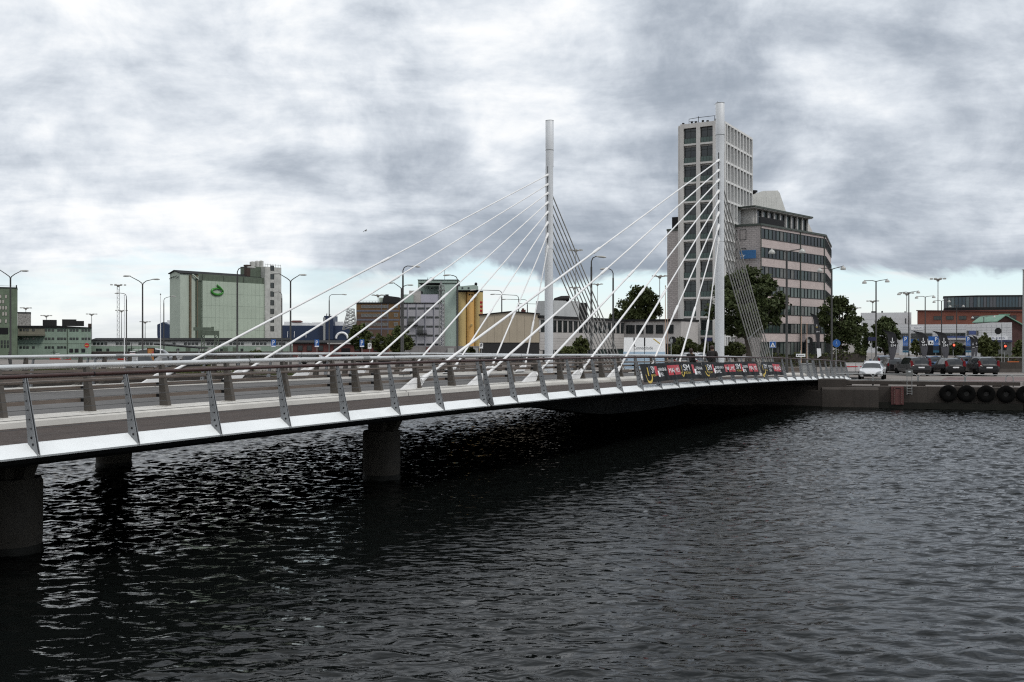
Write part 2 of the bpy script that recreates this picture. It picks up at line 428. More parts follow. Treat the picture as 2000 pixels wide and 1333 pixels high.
FPM2 = mirror_mesh(FPM, 'post_far')
def fine(a, b, st=2.1):
    n = max(1, round((b-a)/st)); return [a+(b-a)*i/n for i in range(n+1)]
for side, pm in ((0, FPM), (1, FPM2)):
    fe = (lambda e: e) if not side else (lambda e: WID-e)
    for a, b in ((T0, 26.0), (26.0, 69.3), (69.3, 80.1)):
        mb = MB(); mb.path([(t, fe(RAILE), zf(t)+RAILZ) for t in fine(a+.01, b-.01)], .038, 10)
        rail = mb.build('walkway_handrail', WOOD, BR)
        for k in range(6):
            f = .33+.115*k
            mb = MB(); mb.path([(t, fe(RAILE*f+.05), zf(t)+RAILZ*f*1.02) for t in fine(a+.05, b-.05)], .0052, 5)
            mb.build('wire', WIRE, rail)
        for t in PT:
            if a <= t < b: inst('post', pm, rail, (t, 0, zf(t)))
        for j in [a+6.3*i+1.05 for i in range(1, int((b-a)/6.3)+1)]:
            part('handrail_joint', BLACK, rail, lambda m: m.tube((j-.012, fe(RAILE), zf(j)+RAILZ), (j+.012, fe(RAILE), zf(j)+RAILZ), .0415, n=10))
# white fascia panels, one per bay
fb = [T0]+PT+[80.6]
for side in (0, 1):
    fe = (lambda e: e) if not side else (lambda e: WID-e)
    for a, b in zip(fb, fb[1:]):
        a2, b2 = a+.004, b-.004
        if 25.8 < a < 26: a2, b2 = a+.004, 26.0-.02
        mb = MB(); V = []
        for t in (a2, (a2+b2)/2, b2):
            V += [(t, fe(e), zf(t)+z) for e, z in ((0, 0), (.27, .19), (.40, .192), (.40, .15), (.02, -.035))]
        mb.add(V, [(i*5+j, i*5+(j+1) % 5, i*5+5+(j+1) % 5, i*5+5+j) for i in range(2) for j in range(5)]+[(4, 3, 2, 1, 0), (10, 11, 12, 13, 14)])
        mb.build('fascia_panel', FASCIA, BR)
# traffic barriers between walkway and road: brown fin posts, bright top tube, brown tube, two box beams
BT = [14.6+2.1*k for k in range(-14, 27)]+[24.0]
BPm = MB(); BPm.prism([(3.42, .38), (3.72, .38), (3.76, 1.38), (3.66, 1.38)], -.05, .05, 'yz')
BPm.box(-.11, .11, 3.36, 3.80, .375, .40, 1)
BPm.box(-.045, .045, 3.72, 3.84, .60, .68, 2); BPm.box(-.045, .045, 3.74, 3.84, .87, .95, 2)
BPM = BPm.mesh('barrier_post', [BROWNP, KERB, BLACK]); BPM2 = mirror_mesh(BPM, 'barrier_post_far')
for side, pm in ((0, BPM), (1, BPM2)):
    fe = (lambda e: e) if not side else (lambda e: WID-e)
    for a, b in ((T0, 26.05), (26.05, 69.2)):
        mb = MB(); mb.path([(t, fe(3.71), zf(t)+1.42) for t in fine(a+.02, b-.02)], .058, 12)
        br = mb.build('traffic_barrier', STEELB, BR)
        for t in BT:
            if a <= t < b: inst('barrier_post', pm, br, (t, 0, zf(t)))
        for z, w, h, m_ in ((.64, .05, .085, BROWNR), (.91, .05, .085, BROWNR)):
            part('beam', m_, br, lambda m: sweep(m, [(fe(3.845), z-h/2), (fe(3.905), z-h/2), (fe(3.905), z+h/2), (fe(3.845), z+h/2)], fine(a+.03, b-.03), closed=True))
        mb = MB(); mb.path([(t, fe(3.60), zf(t)+1.09) for t in fine(a+.03, b-.03)], .036, 8); mb.build('tube_rail', BROWNR, br)
        for j in [a+8.4*i for i in range(1, int((b-a)/8.4)+1)]:
            part('rail_joint', BLACK, br, lambda m: m.tube((j-.012, fe(3.71), zf(j)+1.42), (j+.012, fe(3.71), zf(j)+1.42), .0615, n=12))
        part('rail_sleeve', GALV, br, lambda m: m.tube((b-1.6, fe(3.71), zf(b-1.6)+1.42), (b-1.28, fe(3.71), zf(b-1.28)+1.42), .064, n=12))
# piers
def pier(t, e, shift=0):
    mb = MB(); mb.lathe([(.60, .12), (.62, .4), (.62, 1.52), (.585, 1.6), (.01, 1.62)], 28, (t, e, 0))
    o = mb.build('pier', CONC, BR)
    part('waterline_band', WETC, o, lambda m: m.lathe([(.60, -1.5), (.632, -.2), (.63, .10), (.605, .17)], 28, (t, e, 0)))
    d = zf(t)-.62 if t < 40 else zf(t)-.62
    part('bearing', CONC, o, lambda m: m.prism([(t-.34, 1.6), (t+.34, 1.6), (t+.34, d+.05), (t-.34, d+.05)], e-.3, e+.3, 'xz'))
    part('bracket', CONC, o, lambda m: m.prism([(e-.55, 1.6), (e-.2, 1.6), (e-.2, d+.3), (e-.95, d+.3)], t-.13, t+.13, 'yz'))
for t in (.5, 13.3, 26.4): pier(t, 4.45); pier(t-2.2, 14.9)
# pylons, stays and backstays
ST0, STP = 27.5, 4.05
def pylon(tp, e, yl, Yp, dt):
    z0 = zf(tp)-.3
    zc = lambda v: H+(YH-v)*Yp/F
    zt, z2, z1 = 19.1, 16.05, 10.6
    py = part('pylon', PYLON, BR, lambda m: m.lathe([(.285, z0), (.285, zf(tp)+.4), (.275, z1)], 28, (tp, e, 0)))
    part('pylon_head', PYLON, py, lambda m: m.lathe([(.262, z2), (.262, z2+1.1), (.272, z2+1.105), (.272, zt-.03), (.25, zt), (.01, zt+.005)], 28, (tp+.1, e, 0)))
    part('weld_ring', GALV, py, lambda m: m.lathe([(.28, 0), (.285, .02), (.28, .045)], 28, (tp+.02, e, z1-.02)))
    part('weld_ring', GALV, py, lambda m: m.lathe([(.272, 0), (.278, .02), (.272, .04)], 28, (tp+.1, e, z2+1.08)))
    # slotted anchorage length: two half shells either side of a dark slot
    mb = MB()
    for sgn in (1, -1):
        pr = [(.24*math.cos(a), sgn*(.03+.225*math.sin(a))) for a in [math.pi*i/12 for i in range(13)]]
        mb.prism([(tp+.06+x, e+y) for x, y in pr], z1, z2, 'xy')
    mb.build('anchor_shell', PYLON, py)
    part('anchor_core', BLACK, py, lambda m: m.box(tp-.12, tp+.24, e-.034, e+.034, z1, z2))
    part('rim', GALV, py, lambda m: m.lathe([(.275, 0), (.278, .03), (.20, .04)], 28, (tp+.1, e, zt-.02)))
    for i, v in enumerate(yl):
        ta = ST0+STP*i+dt
        A = Vector((ta, e, zf(ta)+.68)); B = Vector((tp-.08, e, zc(v)))
        d = (B-A).normalized(); L = (B-A).length
        fcp = .40-.012*i if i % 2 else .44-.012*i
        C = A+d*L*fcp; D = A+d*min(L*.16, 2.6)
        mb = MB(); mb.tube(C, B, .037, .037, 8); cb_ = mb.build('stay_cable', STAYW, BR)
        part('sleeve_tube', STAYW, cb_, lambda m: m.path([A-d*.1, D, C], [.054, .05, .046], 10))
        part('coupling', STAYW, cb_, lambda m: m.path([C-d*.42, C-d*.30, C+d*.30, C+d*.42], [.048, .068, .068, .038], 10))
        part('top_socket', STAYW, cb_, lambda m: m.path([B-d*.62, B-d*.5, B-d*.16, B+d*.06], [.032, .07, .085, .085], 10))
        # anchor fin on the kerb
        zb = zf(ta)+.38
        tx = lambda z: A.x+(z-A.z)*d.x/d.z
        poly = [(ta-1.2, zb), (ta-.18, zb), (ta+.06, A.z-.08), (ta-.02, A.z+.10), (ta-.22, A.z+.11), (ta-.50, A.z+.02)]
        part('anchor_plate', STAYW, cb_, lambda m: m.prism(poly, e-.055, e+.055, 'xz'))
        part('anchor_collar', STAYW, cb_, lambda m: m.path([A-d*.12, A+d*.10, A+d*.45], [.10, .10, .055], 10))
    for i in range(8):
        B = Vector((tp+.22, e, 14.5-.585*i)); ta = 71.9+dt-.62*i
        A = Vector((ta, e, zf(ta)+.2)); d = (B-A).normalized()
        mb = MB(); mb.tube(A, B, .042, .042, 8); bs = mb.build('backstay', RODS, BR)
        part('turnbuckle', RODS, bs, lambda m: m.path([A+d*.9, A+d*1.0, A+d*1.7, A+d*1.8], [.034, .055, .055, .034], 8))
        part('clamp', GALV, bs, lambda m: m.box(*sorted((A.x+d.x*(5.0-.2*i)-.04, A.x+d.x*(5.0-.2*i)+.04)), A.y-.05, A.y+.05, A.z+d.z*(5.0-.2*i)-.07, A.z+d.z*(5.0-.2*i)+.07))
        part('foot', CONC, bs, lambda m: m.box(ta-.22, ta+.22, A.y-.09, A.y+.09, zf(ta)+.1, zf(ta)+.42))
pylon(59.1, 3.6, [313.6, 333, 352, 373, 393, 415, 439, 463], 60.8, 0)
pylon(58.2, 14.9, [342, 360.6, 377.5, 395.5, 414, 434, 456, 479], 65.6, -.9)

# ---- event banners tied to the near railing
def banner(label, ta, tb, items, seed, sag=0, patt=0):
    rnd = random.Random(seed); ph = rnd.random()*6
    root = thing('banner', label, 'banner', bw(0, 0, 0), math.atan2(CD, SD), 'event banners on the bridge railing')
    def surf(t, h, off=0):
        f = (t-ta)/(tb-ta)
        top = RAILZ-.25-.05*math.sin(f*math.pi*2+ph)*.5-sag*max(0, 1-abs(f-.05)/.06)*.3
        zz = top-(1-h)*(.76-.10*patt*max(0, math.sin(f*5.2+ph)))
        wob = .018*math.sin(t*3.1+ph)+.014*math.sin(t*7.3+h*2+ph)+.010*math.sin(t*13+ph)
        return (t, RAILE*zz/RAILZ-.135-off+wob*(1.25-h), zf(t)+zz)
    n = int((tb-ta)/.12); V = [surf(ta+(tb-ta)*i/n, j/5) for i in range(n+1) for j in range(6)]
    mb = MB(); mb.add(V, [(i*6+j, i*6+6+j, i*6+7+j, i*6+1+j) for i in range(n) for j in range(5)], 0, True)
    mb.build('cloth', mat('banner_black', (.009, .009, .010), .6, .2, 1.5, spec=.2), root)
    def put(name, m, geo, off=.006):
        mb = MB(); v, f = geo; mb.add([surf(t, h, off) for t, h in v], f); mb.build(name, m, root)
    def quad(t0, t1, h0, h1, n=6):
        v = [(t0+(t1-t0)*i/n, h) for i in range(n+1) for h in (h0, h1)]
        return v, [(2*i, 2*i+2, 2*i+3, 2*i+1) for i in range(n)]
    def txt(s, t0, t1, h0, h1):
        v, f = text_geo(s); return [(t0+a*(t1-t0), h0+b*(h1-h0)) for a, b in v], f
    for k, u0, u1 in items:
        t0, t1 = tq(u0, .2), tq(u1, .2); w = t1-t0
        if k == 'J':                        # hook-shaped gold emblem with a bar
            a0, r = (t0+t1)/2, w/2
            v, f = [], []
            for i in range(13):
                a = math.pi*(1.0+i/12)
                for rr in (r*.74, r): v.append((a0+rr*math.cos(a), .42+rr*math.sin(a)/.76))
            for hh in (.55,): pass
            f = [(2*i, 2*i+1, 2*i+3, 2*i+2) for i in range(12)]
            put('emblem', SIGNY, (v, f)); put('emblem_bar', SIGNY, quad(a0-r*.1, a0+r*.12, .34, .80, 2))
            put('emblem_side', mat('banner_navy', (.012, .018, .05), .5), quad(a0+r*.3, a0+r*.7, .42, .90, 2))
        elif k == 'SM':
            put('lettering', SIGNW, txt('SM', t0, t1, .50, .86)); put('lettering', SIGNY, txt('VECKAN', t0, t1, .30, .43))
        elif k == 'R':
            put('symbol', SIGNR, quad(t0, t0+w*.62, .34, .86, 2)); put('symbol', SIGNW, quad(t0+w*.55, t0+w*.95, .26, .60, 2), .008)
        elif k == 'SV':
            put('lettering', SIGNW, txt('SVENSKA', t0, t1, .56, .74)); put('lettering', SIGNW, txt('SPEL', t0, t0+w*.62, .27, .47))
        elif k == 'M':
            put('red_field', SIGNR, quad(t0, t1, .28, .84)); put('lettering', SIGNW, txt('MALMÖ', t0+w*.07, t1-w*.07, .42, .74), .012)
banner('long black event banner at the left with complete emblems', tq(1247, .2), tq(1368, .2), [('J', 1254, 1267), ('SM', 1267.5, 1274.5), ('R', 1274, 1281.5), ('SV', 1280.5, 1297), ('M', 1300, 1323.5), ('J', 1324.5, 1331.5), ('SM', 1331, 1343), ('R', 1347, 1355.5), ('SV', 1355.5, 1367)], 1)
banner('rumpled black event banner between two others with two red fields', tq(1368.6, .2), tq(1476, .2), [('J', 1371.5, 1378), ('SM', 1378, 1386), ('R', 1388, 1393), ('SV', 1393, 1410), ('M', 1412, 1432), ('SM', 1434, 1443), ('R', 1443.5, 1446.5), ('SV', 1447, 1457), ('M', 1459, 1474.5)], 2, 0, 1)
banner('short black event banner with one red field beside the backstays', tq(1480, .2), tq(1523, .2), [('J', 1482, 1489), ('SM', 1489, 1494.5), ('SV', 1497, 1505), ('M', 1506, 1520.5)], 3, 1, 1)

# ================================================================== QUAY WALL AND ITS FITTINGS
QW = Fr(21, 68.1, -14.04)
ab = QW.root('abutment', 'brown concrete bridge abutment and wing wall standing in the water', 'abutment')
a_ = QW.s(1606, -.75); b_ = QW.s(1716, -.75)
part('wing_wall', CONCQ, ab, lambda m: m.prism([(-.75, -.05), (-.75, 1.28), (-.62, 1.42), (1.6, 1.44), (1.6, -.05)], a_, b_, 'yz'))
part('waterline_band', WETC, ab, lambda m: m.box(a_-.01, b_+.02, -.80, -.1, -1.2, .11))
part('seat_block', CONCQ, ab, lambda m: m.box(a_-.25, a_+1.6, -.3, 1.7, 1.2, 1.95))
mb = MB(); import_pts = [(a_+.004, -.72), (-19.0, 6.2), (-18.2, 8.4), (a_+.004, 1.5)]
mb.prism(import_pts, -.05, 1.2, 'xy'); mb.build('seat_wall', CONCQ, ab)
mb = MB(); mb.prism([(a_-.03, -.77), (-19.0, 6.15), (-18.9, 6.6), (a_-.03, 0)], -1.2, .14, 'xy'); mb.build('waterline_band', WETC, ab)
# right-hand quay: its own wall along the land's edge
QR = Fr(33.4, 65, -17.02)
def ql(u, d=0): return QW.s(u, d)
kb = QW.root('kerb_beam', 'long grey concrete kerb beam on blocks along the quay edge', 'kerb')
L2 = 30.0
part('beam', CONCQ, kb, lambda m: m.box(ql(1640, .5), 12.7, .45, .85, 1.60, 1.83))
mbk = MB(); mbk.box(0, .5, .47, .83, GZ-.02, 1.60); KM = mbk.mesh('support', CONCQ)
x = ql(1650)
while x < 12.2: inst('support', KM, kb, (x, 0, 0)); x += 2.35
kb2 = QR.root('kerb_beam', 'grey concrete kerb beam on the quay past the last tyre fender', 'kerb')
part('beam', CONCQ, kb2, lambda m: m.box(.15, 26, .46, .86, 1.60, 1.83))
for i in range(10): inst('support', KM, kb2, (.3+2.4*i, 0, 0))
# fender timbers at the water line of the recessed quay
ft = QW.root('fender_timber', 'dark wet horizontal timber at the foot of the recessed quay', 'timber')
part('timber', WETC, ft, lambda m: m.box(b_+.03, 12.7, -.28, -.004, .02, .44))
ft2 = QR.root('fender_timber', 'dark wet timber at the quay foot below the tyres', 'timber')
part('timber', WETC, ft2, lambda m: m.box(.02, 40, -.28, -.004, .02, .44))
PINK = mat('red_lead_steel', (.13, .045, .042), .6, .35, 2, dirt=.4)
pk = QW.root('quay_fender', 'faded red steel fender panel bolted to the quay wall', 'fender')
x0, x1 = QW.s(1741, -.35), QW.s(1765, -.35)
part('plate', PINK, pk, lambda m: m.box(x0, x1, -.35, -.004, .30, 1.5))
for fx in (.2, .78):
    part('rib', PINK, pk, lambda m: m.box(x0+(x1-x0)*fx, x0+(x1-x0)*(fx+.08), -.42, -.351, .34, 1.46))
    for k in range(7): part('bolt', BROWNR, pk, lambda m: m.box(x0+(x1-x0)*fx+.005, x0+(x1-x0)*fx+.06, -.45, -.421, .42+.15*k, .47+.15*k))
part('slot', BLACK, pk, lambda m: m.box(x0+(x1-x0)*.36, x0+(x1-x0)*.68, -.357, -.351, 1.36, 1.42))
ld = QW.root('quay_ladder', 'grey steel safety ladder with a small box hung over the quay edge', 'ladder')
x0, x1 = QW.s(1771.5, -.1), QW.s(1781, -.1)
for xx in (x0, x1): part('stile', GALV, ld, lambda m: m.tube((xx, -.1, .95), (xx, -.1, 2.35), .022))
for k in range(4): part('rung', GALV, ld, lambda m: m.tube((x0, -.1, 1.02+.17*k), (x1, -.1, 1.02+.17*k), .016))
part('box', mat('box_grey', (.16, .165, .16), .6, .2, 3), ld, lambda m: m.box(x0-.06, x1+.06, -.13, .12, 2.18, 2.62))
part('sign', SIGNW, ld, lambda m: m.box(x0+.08, x1-.08, -.137, -.131, 2.46, 2.54))
# tyres
def tyre_mesh(r=.56, w=.16):
    mb = MB(); n, k = 28, 12; V = []
    for i in range(n):
        a = 2*math.pi*i/n
        for j in range(k):
            b = 2*math.pi*j/k; rr = r-.2+.2*abs(math.cos(b))**.7*math.copysign(1, math.cos(b)); yy = w*abs(math.sin(b))**.6*math.copysign(1, math.sin(b))
            V.append((rr*math.cos(a), yy, rr*math.sin(a)))
    mb.add(V, [(i*k+j, i*k+(j+1) % k, ((i+1) % n)*k+(j+1) % k, ((i+1) % n)*k+j) for i in range(n) for j in range(k)], 0, True)
    return mb.mesh('tyre', RUBBER)
TM = tyre_mesh()
hubm = MB(); hubm.lathe([(.01, -.02), (.34, -.02), (.34, .04), (.01, .04)], 20, axis='y'); HM = hubm.mesh('backing', mat('fender_backing', (.02, .019, .018), .8, .3, 4))
for i, u in enumerate((1852, 1888, 1926, 1965, 2003)):
    fr = QW if u < 1990 else QR
    r_ = thing('tyre_fender', '%s black tyre fender from the steel ladder on the quay wall' % ('first', 'second', 'third', 'fourth', 'fifth')[i], 'tyre', (0, 0, 0), fr.a, 'tyre fenders on the quay wall')
    xx = fr.s(u, -.2); r_.location = (fr.o[0]+xx*fr.c+.2*fr.n, fr.o[1]+xx*fr.n-.2*fr.c, 1.08)
    inst('tyre', TM, r_); inst('backing', HM, r_)
    for sx in (-.2, .2): part('chain', BLACK, r_, lambda m: m.tube((sx, .02, .48), (sx*.8, .25, .75), .018, n=6))
# hoop railings on the quay
def hoop(fr, xa, xb, label):
    r_ = thing('hoop_railing', label, 'railing', (fr.o[0], fr.o[1], 0), fr.a, 'hoop railings along the quay')
    c = .22; zt, d = 2.30, .62
    pts = [(xa, d, GZ)]+[(xa+c-c*math.cos(a), d, zt-c+c*math.sin(a)) for a in [math.pi/2*i/5 for i in range(6)]]
    pts += [(xb-c+c*math.sin(a), d, zt-c+c*math.cos(a)) for a in [math.pi/2*i/5 for i in range(6)]]+[(xb, d, GZ)]
    part('hoop', GALV, r_, lambda m: m.path(pts, .032, 8))
    part('lower_rail', GALV, r_, lambda m: m.tube((xa, d, 1.90), (xb, d, 1.90), .022))
us = [1630, 1705, 1793, 1885]
for a, b, l in zip(us, us[1:], ('grey hoop railing on the quay in front of the white car', 'grey hoop railing on the quay between white car and ladder', 'grey hoop railing on the quay behind the ladder')):
    hoop(QW, ql(a, .62)+.03, ql(b, .62)-.03, l)
hoop(QW, ql(1885, .62)+.03, ql(1980, .62)-.03, 'grey hoop railing above the row of tyres')
hoop(QR, -.95, 2.4, 'last grey hoop railing at the end of the tyre row')

# ================================================================== BUILDINGS
def win_mesh(name, w, h, fr=.06, dep=.10, mats=None, bars=(1, 1), sill=False):
    """window with a real frame standing proud of its pane; front faces -y, origin at lower left"""
    mb = MB(); nx, nz = bars
    mb.box(0, w, -dep*.35, .02, 0, h, 1)
    for i in range(nx+1):
        x = (w-fr)*i/nx; mb.box(x, x+fr, -dep, -dep*.35-.002, 0, h, 0)
    for j in range(nz+1):
        z = (h-fr)*j/nz; mb.box(fr, w-fr, -dep*.94, -dep*.35-.004, z, z+fr, 0)
    return mb.mesh(name, mats or [BLACK, GLASS])
DFRAME = mat('dark_window_frame', (.022, .026, .026), .5, .2, 3)
# ---- tall slab tower
HC = mat('tower_concrete', (.62, .60, .58), .8, .18, .25, streak=.22, dirt=.08)
HCR = mat('tower_white_render', (.72, .72, .71), .75, .12, .3, streak=.18)
GREENP = mat('green_balcony_glass', (.045, .085, .075), .3, .35, .8, spec=.6)
CUR = [glass('pane_dark'), glass('pane_green', (.022, .034, .031)), mat('pane_curtain', (.13, .135, .13), .35, .5, 1.5)]
hr = Fr(27.45, 165.3, -29.81)              # left end of the narrow front
HR = hr.root('tower_block', 'tall pale concrete tower block with dark windows and green balcony panels', 'tower')
WX = hr.s(1409); DX = 16.4; zt = hr.z(1365, 240); FH = 3.165
zs0 = hr.z(1365, 280)
part('core', HC, HR, lambda m: m.box(hr.s(1323.3)+.02, WX-.45, .55, DX-.02, GZ, zt-.35))
part('side_pier', HC, HR, lambda m: m.box(hr.s(1323.3), hr.s(1328), .25, 1.4, GZ, zt-.25))
cols = [(1328.2, 1334.8), (1359.6, 1367), (1391.8, 1409)]
for a, b in cols: part('column', HC, HR, lambda m: m.box(hr.s(a), hr.s(b), 0, .85, GZ, zt))
bays = [(1334.8, 1359.6), (1367, 1391.8)]
for k in range(13):
    z = zs0-FH*k
    if z < GZ+.6: break
    for a, b in bays: part('floor_slab', HC, HR, lambda m: m.box(hr.s(a)+.003, hr.s(b)-.003, .05, .75, z-.28, z+.03))
wW = hr.s(1359.6)-hr.s(1334.8)
part('roof_beam', HC, HR, lambda m: m.box(hr.s(1334.8)+.003, hr.s(1391.8)-.003, .04, .75, zs0+FH-.55, zt-.02))
part('roof_slab', HC, HR, lambda m: m.box(hr.s(1324), WX+.02, .3, DX, zt-.34, zt-.12))
wms = [win_mesh('window', wW-.1, FH-.55, .07, .10, [DFRAME, c], (2, 1)) for c in CUR[:2]]
balm = MB(); balm.box(.02, wW-.12, -.34, -.30, 0, .88); balm.box(0, wW-.1, -.36, -.28, .88, .93, 1)
for i in range(5): balm.box((wW-.16)*i/4, (wW-.16)*i/4+.035, -.36, -.341, 0, .93, 1)
balm = balm.mesh('balcony_panel', [GREENP, DFRAME])
transm = MB(); transm.box(.05, wW-.15, -.10, -.045, FH-1.12, FH-1.05)
transm = transm.mesh('transom', DFRAME)
for k in range(12):
    z = zs0-FH*k+.04
    if z < GZ: break
    for a, b in bays:
        w_ = inst('window', wms[(k*3+int(a)) % 3 == 1], HR, (hr.s(a)+.05, .55, z)); inst('balcony_panel', balm, w_); inst('transom', transm, w_)
# right-hand long side: deep white fins
nf = 9; pf = DX/nf
for i in range(nf+1): part('fin', HCR, HR, lambda m: m.box(WX-.44, WX+.42, i*pf*.98+(.86 if i == 0 else 0), i*pf*.98+(.86 if i == 0 else 0)+.26, GZ, zt-.36))
sw = MB(); sw.box(-.1, .02, .10, pf-.12, 0, FH-.42, 0); sw.box(-.02, .05, pf*.5-.03, pf*.5+.03, 0, FH-.42, 1); swm = sw.mesh('window', [CUR[0], DFRAME])
for k in range(-1, 12):
    z = zs0-FH*k
    if z < GZ: break
    part('floor_band', HCR, HR, lambda m: m.box(WX-.43, WX+.36, .88, DX-.1, z-.26, z+.1))
    if k >= 0:
        for i in range(nf): inst('window', swm, HR, (WX-.42, i*pf*.98+.13, z+.12))
part('roof_railing', BLACK, HR, lambda m: [m.path([(1.6, 1.2, zt-.1), (1.6, 1.2, zt+1.0), (2.6, 3, zt+1.5), (5.4, 3, zt+1.5), (6.5, 1.2, zt+.9), (6.5, 1.2, zt-.1)], .045, 6), m.tube((2.6, 3, zt-.1), (2.6, 3, zt+1.7), .05, n=6), m.tube((5.4, 3, zt-.1), (5.4, 3, zt+1.5), .04, n=6), m.tube((1.6, 1.2, zt+.6), (2.6, 3, zt+.9), .03, n=6)])
for i, x in enumerate((.7, 2.2, 2.9, 4.1, 4.9, 6.3)):
    part('roof_vent', BLACK, HR, lambda m: m.lathe([(.16, 0), (.16, .3+.1*(i % 2)), (.24, .34+.1*(i % 2)), (.2, .5+.1*(i % 2)), (.01, .52)], 8, (x, .9, zt-.12)))
part('antenna', GALV, HR, lambda m: [m.tube((6.2, 2, zt), (6.2, 2, zt+3.6), .035, n=6), m.tube((5.6, 2, zt+3.2), (6.7, 2, zt+2.8), .02, n=5), m.tube((5.8, 2, zt+2.4), (6.5, 2, zt+2.1), .02, n=5)])
# ---- seven-storey office block wrapping behind the tower
OBR = brick_mat('pink_facing_brick', (.56, .475, .455), (.42, .36, .345), .42, .17)
OEND = brick_mat('grey_facing_tile', (.49, .45, .44), (.30, .275, .27), .62, .32, .16, .8, .035)
GRT = mat('green_grey_trim', (.06, .075, .065), .6, .3, 2)
of = Fr(41.1, 164.5, 47.2)
OF = of.root('office_block', 'seven-storey pinkish office block with dark ribbon windows and a rounded end', 'office')
LX = of.s(1609); z7 = of.z(1481, 437)
fl = (z7-GZ-.5)/7
# plan in local coordinates: main front along x at y=0
def toloc(fr, X, Y): dx_, dy_ = X-fr.o[0], Y-fr.o[1]; return (dx_*fr.c+dy_*fr.n, -dx_*fr.n+dy_*fr.c)
cham = [(LX+.9, .10), (LX+22.0, 8.9)]
pl4 = toloc(of, 27.0, 173.2)
plan = [(.02, .06), (LX, .06), (cham[0][0]-.02, cham[0][1]+.05), (cham[1][0]-.05, cham[1][1]+.05), (cham[1][0]-4, cham[1][1]+9), (8, 13), toloc(of, 31.5, 184), pl4]
part('wall_core', OEND, OF, lambda m: m.prism(plan, GZ, z7-.25, 'xy'))
part('cornice', GRT, OF, lambda m: m.prism([(x-(.2 if x < 1 else 0), y-.28 if y < 12 and x > -1 else y) for x, y in plan], z7-.28, z7+.06, 'xy'))
segs = [((0, 0), (LX, 0), 18), ((LX, 0), cham[0], 1), (cham[0], cham[1], 14)]
PANE = [win_mesh('window', 1, 1, .05, .12, [DFRAME, c], (1, 1)) for c in CUR]
rr = random.Random(3)
for (p, q, n) in segs:
    p, q = Vector((*p, 0)), Vector((*q, 0)); L = (q-p).length; a = math.atan2(q.y-p.y, q.x-p.x)
    for k in range(7):
        zb = GZ+.5+fl*k
        sp0, sp1 = zb+2.36+.02, zb+fl+.62
        o = MB(); o.box(.0, L, -.02, .12, zb+2.42, zb+fl+.72 if k < 6 else z7-.285)
        o.build('spandrel', OBR, OF, (p.x, p.y, 0), a)
        if k == 0:
            o = MB(); o.box(0, L, 0, .1, GZ, zb+.1); o.build('plinth', DARKST, OF, (p.x, p.y, 0), a)
        z0, z1 = (zb+.72, zb+2.42) if k else (zb+.1, zb+2.42)
        part_w = L/n
        for i in range(n):
            w_ = inst('window', PANE[rr.choice((0, 0, 0, 1, 1, 2))], OF, (p.x+math.cos(a)*(i*part_w+.01), p.y+math.sin(a)*(i*part_w+.01), z0), a)
            w_.scale = (part_w-.02, 1, z1-z0)
for x in (LX*.60, LX+.02): part('downpipe', GRT, OF, lambda m: m.tube((x, -.12, GZ), (x, -.12, z7-.2), .09, n=8))
part('downpipe', GRT, OF, lambda m: m.tube((-.05, -.1, GZ), (-.05, -.1, z7-.2), .09, n=8))
part('entrance_arch', BLACK, OF, lambda m: m.prism([(15.2, GZ+.3)]+[(16.9+1.7*math.cos(math.pi-math.pi*i/10), GZ+2.0+1.6*math.sin(math.pi*i/10)) for i in range(11)]+[(18.6, GZ+.3)], -.24, -.13, 'xz'))
part('wall_plaque', mat('brown_plaque', (.05, .02, .018), .6, .3, 4), OF, lambda m: m.box(LX-2.0, LX-.3, -.1, -.022, GZ+.5+fl+2.62, GZ+.5+fl+3.35))
# rear-left end windows seen between the backstays, and the blue sign
endd = (Vector((*pl4, 0))-Vector((.02, .06, 0))).normalized(); ea = math.atan2(-endd.y, -endd.x)
for k in range(2, 7):
    for i in range(2):
        s_ = 3.6+1.6*i; w_ = inst('window', PANE[0], OF, (endd.x*s_-.10*endd.y*-1, endd.y*s_-.02, GZ+.5+fl*k+.6), ea); w_.scale = (1.1, 1, 1.75)
ns = Fr(41.1-.868*.2, 164.5+.497*.2, -29.81)
sg = thing('wall_sign', 'plain blue sign panel on the grey end wall of the office block', 'sign', (0, 0, 0), ns.a)
sfr = Fr(40.6, 163.9, -29.81); sg.location = (*sfr.o, 0)
part('panel', mat('sign_mid_blue', (.02, .12, .30), .5, .1, 1), sg, lambda m: sfr.box(m, 1444.5, 1476, 489.5, 506, -.12, .05))
part('lettering', SIGNW, sg, lambda m: text_box(m, 'Sr', sfr.s(1447), sfr.s(1456), sfr.z(1450, 503), sfr.z(1450, 497), -.125))
# penthouse
ph0, ph1 = z7+.06, of.z(1500, 409, 2.5)
PX = of.s(1579, 2.5)
part('penthouse', HC, OF, lambda m: m.box(2.6, PX, 2.9, 8.5, ph0, ph1-.3))
part('penthouse_roof', GRT, OF, lambda m: m.prism([(1.2, 1.7), (PX+.3, 1.7), (PX+.6, 9.0), (1.0, 9.0)], ph1-.3, ph1-.02, 'xy'))
part('penthouse_soffit', HC, OF, lambda m: m.prism([(1.35, 1.85), (PX+.2, 1.85), (PX+.45, 8.9), (1.2, 8.9)], ph1-.42, ph1-.305, 'xy'))
for i in range(10):
    x = 3.0+(PX-3.4)*i/9
    part('penthouse_column', HC, OF, lambda m: m.box(x, x+.26, 2.45, 2.895, ph0, ph1-.425))
    if i < 9: w_ = inst('window', PANE[i % 2], OF, (x+.4, 2.84, ph0+.12)); w_.scale = ((PX-3.4)/9-.5, 1, ph1-ph0-.6)
